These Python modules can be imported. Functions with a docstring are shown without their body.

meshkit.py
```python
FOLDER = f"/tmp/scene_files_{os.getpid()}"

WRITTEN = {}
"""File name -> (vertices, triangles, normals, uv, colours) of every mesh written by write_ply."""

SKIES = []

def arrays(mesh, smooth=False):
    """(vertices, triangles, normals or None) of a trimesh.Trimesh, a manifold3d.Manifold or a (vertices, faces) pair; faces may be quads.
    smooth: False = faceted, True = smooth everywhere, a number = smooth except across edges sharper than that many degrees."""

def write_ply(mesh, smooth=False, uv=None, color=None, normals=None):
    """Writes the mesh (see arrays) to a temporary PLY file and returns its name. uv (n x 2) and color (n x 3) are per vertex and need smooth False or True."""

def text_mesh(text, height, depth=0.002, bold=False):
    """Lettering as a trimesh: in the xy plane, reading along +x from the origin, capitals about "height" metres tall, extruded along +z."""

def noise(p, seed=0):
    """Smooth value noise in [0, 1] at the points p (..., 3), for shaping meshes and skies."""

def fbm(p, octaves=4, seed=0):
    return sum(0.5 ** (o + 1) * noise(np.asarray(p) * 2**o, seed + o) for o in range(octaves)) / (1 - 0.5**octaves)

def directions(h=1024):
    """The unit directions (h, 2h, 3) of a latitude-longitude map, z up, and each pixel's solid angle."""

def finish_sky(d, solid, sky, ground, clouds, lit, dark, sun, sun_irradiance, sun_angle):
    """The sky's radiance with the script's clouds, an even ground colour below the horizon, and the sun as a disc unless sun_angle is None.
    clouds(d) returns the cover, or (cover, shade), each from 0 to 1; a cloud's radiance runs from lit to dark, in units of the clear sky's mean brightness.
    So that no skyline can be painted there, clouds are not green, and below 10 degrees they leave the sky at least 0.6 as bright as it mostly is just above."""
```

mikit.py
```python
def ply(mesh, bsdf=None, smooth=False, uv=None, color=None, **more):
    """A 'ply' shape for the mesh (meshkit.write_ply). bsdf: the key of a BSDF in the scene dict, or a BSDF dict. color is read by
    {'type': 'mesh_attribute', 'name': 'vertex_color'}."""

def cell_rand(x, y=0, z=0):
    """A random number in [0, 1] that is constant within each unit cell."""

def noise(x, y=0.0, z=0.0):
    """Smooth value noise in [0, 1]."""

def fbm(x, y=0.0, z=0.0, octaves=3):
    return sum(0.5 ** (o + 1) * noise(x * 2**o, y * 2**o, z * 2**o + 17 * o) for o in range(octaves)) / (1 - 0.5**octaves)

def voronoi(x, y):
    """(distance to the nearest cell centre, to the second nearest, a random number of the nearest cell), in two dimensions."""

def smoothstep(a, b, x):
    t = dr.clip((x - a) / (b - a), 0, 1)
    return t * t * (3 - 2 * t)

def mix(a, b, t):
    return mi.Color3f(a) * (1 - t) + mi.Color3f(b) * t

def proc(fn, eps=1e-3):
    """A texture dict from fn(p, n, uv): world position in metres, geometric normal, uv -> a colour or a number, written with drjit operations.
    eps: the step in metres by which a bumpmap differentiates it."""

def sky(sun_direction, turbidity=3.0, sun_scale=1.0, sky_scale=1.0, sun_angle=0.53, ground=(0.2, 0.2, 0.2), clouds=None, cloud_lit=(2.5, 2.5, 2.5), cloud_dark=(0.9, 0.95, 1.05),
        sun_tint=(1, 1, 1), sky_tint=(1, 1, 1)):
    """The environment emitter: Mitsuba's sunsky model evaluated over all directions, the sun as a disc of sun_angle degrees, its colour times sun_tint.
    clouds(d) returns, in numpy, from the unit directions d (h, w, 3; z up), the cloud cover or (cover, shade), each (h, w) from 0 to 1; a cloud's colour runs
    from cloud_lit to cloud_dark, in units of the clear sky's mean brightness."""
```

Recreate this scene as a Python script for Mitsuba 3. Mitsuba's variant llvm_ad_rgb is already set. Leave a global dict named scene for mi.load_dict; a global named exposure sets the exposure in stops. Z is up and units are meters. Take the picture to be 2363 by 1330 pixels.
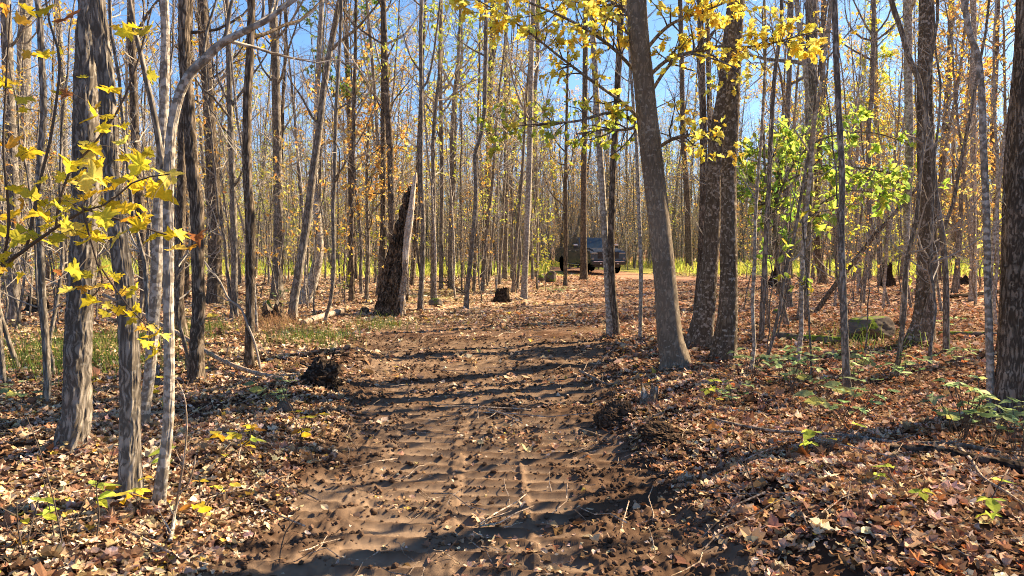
import math, random
import numpy as np, trimesh, mitsuba as mi, mikit, meshkit
from shapely.geometry import Polygon, Point, box as sbox
T = mi.ScalarTransform4f
scene, labels = {}, {}

# ------------------------------------------------------------------ camera, sky, exposure
F, CX, CY, HZ, CAMZ = 1751.7, 1181.5, 665.0, 558.0, 1.6       # lens in photograph pixels; horizon row; eye height
PITCH = math.atan((CY - HZ) / F)
FWD = np.array([0, math.cos(PITCH), -math.sin(PITCH)])
UPV = np.array([0, math.sin(PITCH), math.cos(PITCH)])
EYE = np.array([0, 0, CAMZ])
scene['camera'] = {'type': 'perspective', 'fov': 68.0, 'fov_axis': 'x', 'near_clip': 0.05, 'far_clip': 2000.0,
                   'to_world': T().look_at(origin=EYE.tolist(), target=(EYE + FWD).tolist(), up=[0, 0, 1])}
SUN_AZ, SUN_EL = math.radians(28), math.radians(35)
SUN = [math.cos(SUN_EL) * math.cos(SUN_AZ), math.cos(SUN_EL) * math.sin(SUN_AZ), math.sin(SUN_EL)]
scene['sky'] = mikit.sky(SUN, turbidity=3, sun_tint=(1.0, 0.97, 0.92), sky_scale=0.42, sky_tint=(0.80, 1.0, 1.22))
exposure = 3.8

# ------------------------------------------------------------------ small helpers
def rgb(*c): return {'type': 'rgb', 'value': list(c)}
def ray(px, py):
    d = np.array([1, 0, 0]) * (px - CX) / F + UPV * (CY - py) / F + FWD
    return d / d[1]
def A(px, py, d): return EYE + ray(px, py) * d                   # the point seen at that pixel, d metres ahead
def G(px, py):                                                   # the point of the ground seen at that pixel
    r = ray(px, py); d = CAMZ / -r[2]
    for _ in range(12):
        x, y = r[0] * d, d
        d += 0.7 * (((CAMZ - float(base_h(np.array([x]), np.array([y]))[0])) / -r[2]) - d)
    return EYE + r * d
def gz(x, y): return float(full_h(np.array([x]), np.array([y]))[0])
def lerp_tab(y, tab):
    t = np.array(tab); return np.interp(y, t[:, 0], t[:, 1])
def sstep(a, b, x):
    t = np.clip((x - a) / (b - a), 0, 1); return t * t * (3 - 2 * t)
def nz(x, y, s, seed=0, o=3): return meshkit.fbm(np.stack([x * s, y * s, x * 0 + 3.7], -1), o, seed)

NAMES = {}
def num(name):
    n = NAMES.get(name, -1) + 1; NAMES[name] = n
    return name if n == 0 else f'{name}_{n:03d}'
def thing(name, label, cat, group=None):
    k = num(name); labels[k] = {'label': label, 'category': cat}
    if group: labels[k]['group'] = group
    return k
def put(key, vf, bsdf, smooth=False, color=None, kind=None, tw=None, label=None):
    d = mikit.ply(vf, bsdf, smooth=smooth, color=color)
    if tw is not None: d['to_world'] = tw
    scene[key] = d
    if kind or label:
        labels[key] = {}
        if kind: labels[key]['kind'] = kind
        if label: labels[key]['label'] = label
    return d
def part(parent, name, vf, bsdf, **k):
    key = num(parent + '__' + name); put(key, vf, bsdf, **k); return key
def merge(parts):
    v, f, at = [], [], 0
    for a, b in parts:
        v.append(np.asarray(a)); f.append(np.asarray(b) + at); at += len(a)
    return np.vstack(v), np.vstack(f)
def unit(v): return v / (np.linalg.norm(v, axis=-1, keepdims=True) + 1e-12)

# ------------------------------------------------------------------ tubes, branches, leaves
def tubes(P, R, sides):
    """P (B, m, 3), R (B, m): B tapered tubes as one mesh."""
    P = np.asarray(P, float); B, m = P.shape[:2]
    t = unit(np.gradient(P, axis=1))
    ref = np.where(np.abs(t[:, :1, 2:3]) < 0.9, [0, 0, 1.0], [1.0, 0, 0])
    a = unit(np.cross(t, np.broadcast_to(ref, t.shape))); b = np.cross(t, a)
    an = np.arange(sides) * 2 * np.pi / sides
    v = P[:, :, None] + R[:, :, None, None] * (np.cos(an)[None, None, :, None] * a[:, :, None] + np.sin(an)[None, None, :, None] * b[:, :, None])
    k, i, j = np.meshgrid(np.arange(B), np.arange(m - 1), np.arange(sides), indexing='ij')
    o = k * m * sides; j2 = (j + 1) % sides
    q = np.stack([o + i * sides + j, o + i * sides + j2, o + (i + 1) * sides + j2, o + (i + 1) * sides + j], -1).reshape(-1, 4)
    return v.reshape(-1, 3), np.vstack([q[:, [0, 1, 2]], q[:, [0, 2, 3]]])

def smooth_line(pts, n):
    """n points on a smooth curve through pts."""
    from scipy.interpolate import PchipInterpolator
    p = np.asarray(pts, float)
    s = np.r_[0, np.cumsum(np.linalg.norm(np.diff(p[:, :3], axis=0), axis=1) + 1e-9)]
    return PchipInterpolator(s, p)(np.linspace(0, s[-1], n))

def trunk_mesh(P, R, sides, seed, rough=0.0, flare=0.3, cap=True, lump=0.05, zf=9):
    """One trunk: a smooth tapered stem with a root flare and furrowed bark standing out of the surface."""
    P = np.asarray(P, float); m = len(P)
    t = unit(np.gradient(P, axis=0)); a = unit(np.cross(t, [0.05, 1, 0.02])); b = np.cross(t, a)
    s = np.r_[0, np.cumsum(np.linalg.norm(np.diff(P, axis=0), axis=1))]
    an = np.arange(sides) * 2 * np.pi / sides
    ca, sa = np.cos(an)[None], np.sin(an)[None]
    rr = R[:, None] * np.ones((1, sides))
    rg = np.random.default_rng(seed); ph = rg.uniform(0, 6.28, 4)
    root = np.exp(-np.maximum(s - 0.14, 0) / (1.3 * R[0] + 0.06))[:, None]
    rr = rr * (1 + flare * root * (0.75 + 0.5 * np.cos(3 * an + ph[0]) + 0.4 * np.cos(5 * an + ph[1]))[None])
    q = np.stack([ca * 1.2 + 0 * rr, sa * 1.2 + 0 * rr, s[:, None] * 1.3 + 0 * rr], -1)
    rr = rr * (1 + lump * 2 * (meshkit.fbm(q + seed * 7.3, 3, seed) - 0.5))
    if rough > 0:
        k = 1.25 + 4 * R[0]
        q = np.stack([ca * k + 0 * rr, sa * k + 0 * rr, s[:, None] * zf + 0 * rr], -1)
        w = meshkit.fbm(q + seed, 2, seed) - 0.5
        n1 = meshkit.fbm(np.stack([ca * k * 2.2 + w, sa * k * 2.2 + w, s[:, None] * zf * .8 + 0 * rr], -1) + seed * 1.7, 3, seed + 5)
        rr = rr + rough * (np.minimum(np.abs(n1 - 0.5) * 6, 1) - 0.7)
    v = P[:, None] + rr[..., None] * (ca[..., None] * a[:, None] + sa[..., None] * b[:, None])
    i, j = np.meshgrid(np.arange(m - 1), np.arange(sides), indexing='ij'); j2 = (j + 1) % sides
    f = np.stack([i * sides + j, i * sides + j2, (i + 1) * sides + j2, (i + 1) * sides + j], -1).reshape(-1, 4)
    f = np.vstack([f[:, [0, 1, 2]], f[:, [0, 2, 3]]]); v = v.reshape(-1, 3)
    if cap:
        v = np.vstack([v, P[-1:]]); o = (m - 1) * sides
        f = np.vstack([f, np.stack([o + np.arange(sides), o + (np.arange(sides) + 1) % sides, np.full(sides, len(v) - 1)], 1)])
    return v, f

def grow(P, R, n, t0, t1, L, ang, up, npts, rng, taper=0.3, wob=0.16, rr=0.55, short=0.55, rmin=0.002):
    """n side branches on each of the B parents (B, m, 3)."""
    B, m = P.shape[:2]
    t = np.sort(rng.uniform(t0, t1, (B, n)), 1); x = t * (m - 1); i = np.minimum(x.astype(int), m - 2); w = (x - i)[..., None]
    bi = np.arange(B)[:, None]
    p = P[bi, i] * (1 - w) + P[bi, i + 1] * w; d = unit(P[bi, i + 1] - P[bi, i]); r = R[bi, i] * (1 - w[..., 0]) + R[bi, i + 1] * w[..., 0]
    p, d, r, t = p.reshape(-1, 3), d.reshape(-1, 3), r.ravel(), t.ravel()
    N = len(p); side = unit(np.cross(d, unit(rng.normal(size=(N, 3)))))
    an = np.radians(rng.normal(ang, 12, N))[:, None]
    dr = unit(d * np.cos(an) + side * np.sin(an))
    ln = L * rng.uniform(0.55, 1.25, N) * (1 - short * (t - t0) / (t1 - t0 + 1e-9))
    Q = np.zeros((N, npts, 3)); Q[:, 0] = p; st = (ln / (npts - 1))[:, None]
    for k in range(1, npts):
        Q[:, k] = Q[:, k - 1] + dr * st
        dr = unit(dr + rng.normal(0, wob, (N, 3)) + np.array([0, 0, up]))
    r0 = np.maximum(np.minimum(r * rr, 0.012 + ln * 0.011), rmin)
    return Q, r0[:, None] * np.linspace(1, taper, npts)[None]

def tpl(half, cx, teeth=False):
    h = np.array(half, float); o = np.vstack([h, (h[::-1] * [1, -1])[1:-1]]) if abs(h[0, 1]) < 1e-9 else np.vstack([h, (h[::-1] * [1, -1])[1:]])
    v = np.vstack([[cx, 0], o]); n = len(o)
    return v, np.stack([np.zeros(n, int), 1 + np.arange(n), 1 + (np.arange(n) + 1) % n], 1)
MAPLE = tpl([(0, 0), (-.07, .16), (-.10, .33), (.10, .28), (.13, .45), (.30, .60), (.34, .40), (.42, .22), (.56, .34), (.68, .30), (.72, .13), (1.0, 0)], .30)
LITTER = tpl([(0, 0), (-.05, .28), (.2, .3), (.32, .52), (.48, .24), (.68, .28), (1.0, 0)], .33)
OVATE = tpl([(0, 0), (.22, .22), (.5, .27), (.78, .15), (1.0, 0)], .45)
SMALL = (np.array([[0, 0], [.45, .3], [1, 0], [.45, -.3]]), np.array([[0, 1, 2], [0, 2, 3]]))
OAKISH = tpl([(0, 0), (.2, .25), (.55, .33), (1, 0)], .45)

def leaves(pos, axis, nrm, size, col, template, rng, curl=0.5, fold=0.35):
    """One mesh of leaves: axis = along the midrib, nrm = the face's rough normal; each its own curl."""
    tv, tf = template; N, V = len(pos), len(tv)
    a = unit(axis); n = unit(nrm - (nrm * a).sum(-1, keepdims=True) * a); b = np.cross(n, a)
    x, y = tv[None, :, 0], tv[None, :, 1]
    c1, c2, c3 = rng.normal(0, curl, (N, 1)), rng.normal(fold, 0.25, (N, 1)), rng.normal(0, curl * 1.2, (N, 1))
    z = -c1 * (x - .4) ** 2 + c2 * np.abs(y) + c3 * (x - .4) * y + rng.normal(0, .035 * curl * 2, (N, V))
    s = size[:, None, None]
    v = pos[:, None] + s * (a[:, None] * x[..., None] + b[:, None] * y[..., None] + n[:, None] * z[..., None])
    f = tf[None] + (np.arange(N) * V)[:, None, None]
    c = np.repeat(np.clip(col, 0.005, 0.9), V, 0)
    return (v.reshape(-1, 3), f.reshape(-1, 3)), c
def pick(pal, n, rng, var=0.18):
    p = np.array([c for c, _ in pal]); w = np.array([w for _, w in pal], float)
    return p[rng.choice(len(p), n, p=w / w.sum())] * rng.lognormal(0, var, (n, 1)) * rng.lognormal(0, var * .3, (n, 3))

YEL = [((0.794, 0.538, 0.038), 5), ((0.704, 0.563, 0.064), 4), ((0.768, 0.422, 0.038), 2), ((0.538, 0.512, 0.077), 2), ((0.512, 0.256, 0.051), 1)]
GOLD = [((.92, .70, .10), 5), ((.92, .76, .15), 5), ((.86, .54, .06), 1.5), ((.76, .70, .16), 3)]
ORANGE = [((.66, .37, .10), 3), ((.70, .46, .11), 4), ((.46, .23, .09), 1.2), ((.60, .48, .15), 3)]
GREEN = [((0.256, 0.435, 0.064), 5), ((0.358, 0.512, 0.077), 3), ((0.154, 0.307, 0.064), 3), ((0.576, 0.576, 0.090), 1)]
LIME = [((0.538, 0.563, 0.077), 4), ((0.410, 0.512, 0.090), 4), ((0.704, 0.589, 0.077), 3), ((0.307, 0.384, 0.077), 2)]
DGREEN = [((0.128, 0.218, 0.051), 5), ((0.230, 0.307, 0.064), 3), ((0.448, 0.422, 0.077), 2), ((0.077, 0.141, 0.038), 2)]
MIXY = [((.60, .47, .13), 4), ((.52, .50, .16), 4), ((.55, .36, .11), 2), ((.42, .43, .14), 3), ((.40, .25, .11), 2)]
LIT_L = [((.49, .355, .235), 4), ((.36, .235, .14), 4), ((.25, .145, .085), 3), ((.64, .51, .37), 3), ((.15, .085, .05), 2), ((.56, .40, .09), .4)]
LIT_R = [((.45, .305, .205), 4), ((.34, .20, .12), 4), ((.22, .12, .073), 3), ((.59, .45, .325), 2.8), ((.14, .08, .05), 2), ((.40, .15, .055), 1)]

# ------------------------------------------------------------------ materials
def smooth_step(a, b, x): return mikit.smoothstep(a, b, x)
def bark(dark, light, lich, sx=55, sz=9, lthr=0.55, lmix=.4):
    import drjit as dr
    def fn(p, n, uv):
        w = mikit.noise(p.x * 14, p.y * 14, p.z * 13) * 2.2
        r = dr.abs(mikit.fbm(p.x * sx + w, p.y * sx + w, p.z * sz, 2) - 0.5) * 3.2
        c = mikit.mix(dark, light, smooth_step(0.05, 0.9, r))
        c = c * (0.72 + 0.56 * mikit.noise(p.x * 1.7, p.y * 1.7, p.z * 2.3))
        l = mikit.fbm(p.x * 34, p.y * 34, p.z * 30, 3) + 0.16 * (mikit.noise(p.x * 1.1, p.y * 1.1, p.z * 1.3) - 0.5)
        c = mikit.mix(c, lich, smooth_step(lthr, lthr + 0.12, l) * lmix)
        return c
    return {'type': 'twosided', 'bsdf': {'type': 'diffuse', 'reflectance': mikit.proc(fn)}}
scene['bark_dark'] = bark((.058, .046, .035), (.235, .19, .145), (.30, .28, .235), sz=6, lthr=.66)
scene['bark_grey'] = bark((.10, .086, .07), (.31, .275, .23), (.43, .41, .36), sz=6, lthr=.62, lmix=.3)
scene['bark_smooth'] = bark((.135, .112, .085), (.225, .186, .14), (.36, .33, .28), sx=46, sz=7, lthr=.62, lmix=.6)
scene['bark_mottled'] = bark((.085, .068, .05), (.19, .155, .115), (.36, .32, .27), sx=40, sz=8, lthr=.57, lmix=.8)
scene['bark_pale'] = bark((.18, .155, .125), (.37, .325, .265), (.56, .52, .455), sx=30, sz=16, lthr=.50, lmix=.65)
scene['bark_twig'] = {'type': 'diffuse', 'reflectance': rgb(.33, .295, .25)}
scene['bark_twig_dark'] = {'type': 'diffuse', 'reflectance': rgb(.10, .08, .065)}
scene['dead_wood'] = bark((.20, .145, .10), (.52, .43, .34), (.66, .60, .52), sx=70, sz=5, lthr=.6)
scene['rotten_bark'] = bark((.036, .027, .020), (.20, .145, .10), (.32, .255, .19), sx=26, sz=5, lthr=.62)
scene['pale_wood'] = bark((.36, .29, .22), (.70, .62, .52), (.78, .72, .64), sx=80, sz=3, lthr=.6)
scene['charred'] = bark((.018, .014, .011), (.075, .058, .045), (.13, .10, .078), sx=30, sz=20, lthr=.64)
VC = {'type': 'mesh_attribute', 'name': 'vertex_color'}
scene['soil'] = {'type': 'twosided', 'bsdf': {'type': 'diffuse', 'reflectance': dict(VC)}}
scene['leaf_live'] = {'type': 'principledthin', 'base_color': dict(VC), 'roughness': 0.45, 'specular': 0.4, 'spec_trans': 0.0, 'diff_trans': 1.05, 'eta': 1.4}
scene['leaf_dry'] = {'type': 'principledthin', 'base_color': dict(VC), 'roughness': 0.5, 'spec_trans': 0.0, 'diff_trans': 0.35, 'eta': 1.4}
for k in ('leaf_live', 'leaf_dry'): scene[k].pop('specular', None)
def mossy():
    def fn(p, n, uv):
        m = mikit.fbm(p.x * 7, p.y * 7, p.z * 7, 3) + 0.14 * n.z
        s = mikit.mix((.06, .05, .042), (.20, .17, .14), mikit.fbm(p.x * 16, p.y * 16, p.z * 16, 3))
        return mikit.mix(s, mikit.mix((.05, .08, .02), (.17, .23, .035), mikit.noise(p.x * 40, p.y * 40, p.z * 40)), smooth_step(.60, .69, m))
    return {'type': 'diffuse', 'reflectance': mikit.proc(fn)}
scene['mossy_stone'] = mossy()

# ------------------------------------------------------------------ the ground
TC = [(-5, -.2), (0, -.2), (3.6, -.15), (6.3, -.25), (9.6, -.3), (13, -.5), (16, .2), (19, 1.6), (22, 3.2), (26, 5.2), (31, 7.6), (40, 8)]
TW = [(-5, 1.35), (3.6, 1.32), (6.3, 1.25), (9.6, 1.75), (13, 2.3), (16, 2.4), (19, 1.9), (22, 1.7), (31, 1.9), (40, 2)]
RC = [(0, 20), (28, 20), (30, 13), (32, 9.5), (36, 7.3), (40, 6), (45, 4.6), (52, 2.2), (60, -2), (200, -60)]   # the sandy road past the truck
def track_u(x, y): return (x - lerp_tab(y, TC)) / lerp_tab(y, TW)
def track_mask(x, y):
    u = np.abs(track_u(x, y)) + 0.35 * (nz(x, y, 1.6, 3) - .5) + 0.16 * (nz(x, y, 7, 4) - .5)
    m = 1 - sstep(.86, 1.08, u)
    return m * (1 - .75 * sstep(12.5, 16.5, y + 2 * (nz(x, y, .6, 8) - .5)))
def road_mask(x, y):
    w = 1.9 + 0.5 * (nz(x, y, .5, 12) - .5)
    m = 1 - sstep(w - .3, w + .3, np.abs(x - lerp_tab(y, RC)))
    return m * sstep(27.5, 29.5, y)
def base_h(x, y):
    h = .16 * (nz(x, y, .22, 1, 2) - .5) * sstep(3, 8, np.abs(x) + .25 * np.abs(y)) - .14 * sstep(26, 38, y)
    u = np.abs(track_u(x, y)); far = 1 - sstep(13, 20, y)
    h = h + far * .11 * sstep(.95, 1.5, u) 
    h = h + .10 * sstep(2.5, 8, x) * far
    return h
BUMPS = [(1.36, 6.3, .42, .14), (1.25, 5.6, .35, .08), (1.75, 7.3, .6, .10), (-2.3, 7.6, .5, .12), (-2.2, 9.8, .6, .14), (.35, 9.6, .5, .05), (1.9, 3.9, .6, .12), (2.6, 4.6, .8, .10),
         (-1.75, 5.3, .4, .06), (1.4, 4.55, .3, .07), (-1.2, 10.6, .5, .06)]
def soil_state(x, y):
    """Of the bare soil: how far it lies in a pressed crawler lane, how far on one of the lane's cross bars, how far it is crumbled loose."""
    u = x - lerp_tab(y, TC); lane = np.zeros_like(x); ph = np.zeros_like(x)
    for c, w, f, o in ((-1.05, .22, 5.6, .2), (-.48, .25, 5.2, .55), (.03, .21, 5.8, .1), (.52, .25, 5.3, .8), (1.02, .22, 5.6, .4), (-1.55, .2, 5.4, 0)):
        k = 1 - sstep(w * .85, w, np.abs(u - c + .12 * (nz(x * 0, y, .5, int(c * 100) + 300) - .5))); lane = np.maximum(lane, k)
        ph = np.where(k > .02, f * (y + .12 * u) + o + .7 * (nz(x, y, 1.3, 31) - .5), ph)
    br = np.abs((ph % 1) - .5) * 2
    loose = sstep(.50, .62, nz(x, y, 1.7, 33) + .10 * (nz(x, y, 9, 39) - .5)); loose = np.maximum(loose, .55 * (1 - lane))
    return lane * (1 - .7 * loose), sstep(.55, .85, br + .35 * (nz(x, y, 11, 32) - .5)), loose
def full_h(x, y):
    h = base_h(x, y)
    for a, b, r, k in BUMPS: h = h + k * np.exp(-((x - a) ** 2 + (y - b) ** 2) / r ** 2)
    m = track_mask(x, y); near = 1 - sstep(14, 24, y)
    n1 = nz(x, y, 2.6, 21) - .5
    h = h + near * (1 - m) * (.10 * n1 + .035 * (nz(x, y, 9, 22) - .5))
    lane, bar, loose = soil_state(x, y); fine = nz(x, y, 15, 34) - .5; clod = np.maximum(nz(x, y, 21, 35, 2) - .5, 0)
    h = h + near * m * (.026 * lane * bar - .012 * lane + .045 * (nz(x, y, 2.3, 36) - .5) + loose * (.045 * fine + .10 * clod + .012) + .010 * fine + .006 * (nz(x, y, 40, 38, 2) - .5))
    edge = np.exp(-((np.abs(track_u(x, y)) - 1.0) / .13) ** 2) * (1 - sstep(11, 14, y))
    h = h + near * edge * (.09 * nz(x, y, 4, 37) + .10 * clod)
    r = road_mask(x, y)
    return h - .05 * r
def ground_colour(x, y, h, rng):
    m, r = track_mask(x, y), road_mask(x, y)
    wet = nz(x, y, 1.3, 41); fi = nz(x, y, 24, 42); cl = nz(x, y, 8, 43)
    lane, bar, loose = soil_state(x, y)
    t = np.clip(.74 + .9 * (wet - .5) + .5 * (cl - .5) + .7 * (fi - .5) - .55 * lane * bar - .55 * loose * (.5 + fi), 0, 1)[:, None]
    soil = np.array([.075, .047, .031]) * (1 - t) + np.array([.215, .155, .108]) * t
    soil = np.where((sstep(10, 15, y) > .5)[:, None], soil * [1.05, .97, .95], soil)
    side = sstep(-1, 4, x + 2 * (nz(x, y, .5, 44) - .5))[:, None]
    n = len(x); lit = pick(LIT_L, n, rng) * (1 - side) + pick(LIT_R, n, rng) * side
    pat = nz(x, y, 1.1, 45)[:, None]
    lit = lit * (.62 + .55 * pat)
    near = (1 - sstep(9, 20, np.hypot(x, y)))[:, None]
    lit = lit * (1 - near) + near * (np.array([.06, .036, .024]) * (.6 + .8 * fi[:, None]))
    gr = (sstep(.56, .66, nz(x, y, .45, 46)) * sstep(9, 14, y) * .5 * (x < 2))[:, None]
    lit = lit * (1 - gr) + gr * np.array([.12, .15, .035])
    fld = (sstep(37, 41, y + 3 * (nz(x, y, .2, 47) - .5)) * (1 - sstep(56, 62, y)))[:, None]
    lit = lit * (1 - fld * .85) + fld * .85 * np.array([.30, .33, .07]) * (.6 + .8 * pat)
    road = (np.array([.34, .20, .135]) * (.75 + .5 * fi[:, None]))
    c = lit * (1 - m[:, None]) + soil * m[:, None]
    return np.clip(c * (1 - r[:, None]) + road * r[:, None], .01, .8)
def build_ground():
    rng = np.random.default_rng(5)
    th = np.radians(np.r_[np.linspace(-180, -50, 40, endpoint=False), np.linspace(-50, -37, 24, endpoint=False), np.linspace(-37, 37, 560), np.linspace(38, 50, 24), np.linspace(53, 180, 40, endpoint=False)])
    r = np.r_[.3, 1.0, 2.0, 2.8, np.geomspace(3.0, 60, 560), np.geomspace(63, 900, 40)]
    n, m = len(th), len(r)
    x = (np.sin(th)[None] * r[:, None]).ravel(); y = (np.cos(th)[None] * r[:, None]).ravel()
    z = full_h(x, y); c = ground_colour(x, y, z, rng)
    v = np.stack([x, y, z], 1)
    i, j = np.meshgrid(np.arange(m - 1), np.arange(n), indexing='ij'); j2 = (j + 1) % n
    q = np.stack([i * n + j, i * n + j2, (i + 1) * n + j2, (i + 1) * n + j], -1).reshape(-1, 4)
    cx, cy = v[q, 0].mean(1), v[q, 1].mean(1)
    road = road_mask(cx, cy) > .5; trk = (track_mask(cx, cy) > .5) & ~road & (cy > -5)
    for name, sel in (('forest_floor', ~(road | trk)), ('dirt_track', trk), ('sandy_road', road)):
        qq = q[sel]; ids, inv = np.unique(qq, return_inverse=True); qq = inv.reshape(-1, 4)
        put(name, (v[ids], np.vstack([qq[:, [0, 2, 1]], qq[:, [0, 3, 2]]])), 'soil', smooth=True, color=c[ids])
        labels[name] = {'kind': 'structure', 'label': {'forest_floor': 'forest ground under fallen leaves', 'dirt_track': 'bulldozed bare dirt track with crawler tread marks', 'sandy_road': 'reddish sandy road beside the pickup'}[name]}
build_ground()

# ------------------------------------------------------------------ trees
def tree_parts(parent, P, R, seed, d, barkname, twig, n1=10, t0=.35, L1=1.8, ang=50, up=.12, n2=4, n3=3, sides=12, rough=0, flare=.3, leaf=None, lump=.05, rings=None):
    rng = np.random.default_rng(seed)
    part(parent, 'trunk', trunk_mesh(P, R, sides, seed, rough, flare, lump=lump), barkname, smooth=True)
    if n1 <= 0: return
    PP, RR = smooth_line(np.c_[P, R], 40)[None, :, :3], smooth_line(np.c_[P, R], 40)[None, :, 3]
    Q1, R1 = grow(PP, RR, n1, t0, .99, L1, ang, up, 8, rng, taper=.25)
    Q2, R2 = grow(Q1, R1, n2, .25, 1, L1 * .5, 42, up * .6, 5, rng, taper=.35, rmin=.0035)
    Q3, R3 = grow(Q2, R2, n3, .2, 1, L1 * .26, 38, .03, 3, rng, taper=.5, rmin=.0028)
    part(parent, 'limbs', tubes(Q1, R1, 5), barkname, smooth=True, kind='stuff')
    part(parent, 'twigs', merge([tubes(Q2, R2, 3), tubes(Q3, R3, 3)]), twig, kind='stuff')
    if leaf:
        pal, cnt, size, tmpl, zlo = leaf
        spray(parent, Q3, cnt, size, pal, tmpl, rng, zlo)
def spray(parent, Q3, cnt, size, pal, tmpl, rng, zlo=0, name='leaves'):
    N = len(Q3); i = rng.integers(0, N, cnt); w = rng.uniform(.1, 1, (cnt, 1))
    p = Q3[i, 0] * (1 - w) + Q3[i, -1] * w; p = p[p[:, 2] > zlo]; i = i[:len(p)]; n = len(p)
    if n == 0: return
    ax = unit(Q3[i, -1] - Q3[i, 0]) * .6 + rng.normal(0, .6, (n, 3)) + [0, 0, -.35]
    nr = rng.normal(0, .55, (n, 3)) + [0, 0, 1.0]
    vf, c = leaves(p, ax, nr, size * rng.lognormal(0, .25, n), pick(pal, n, rng), tmpl, rng, .4, .25)
    part(parent, name, vf, 'leaf_live', color=c, kind='stuff')

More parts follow.
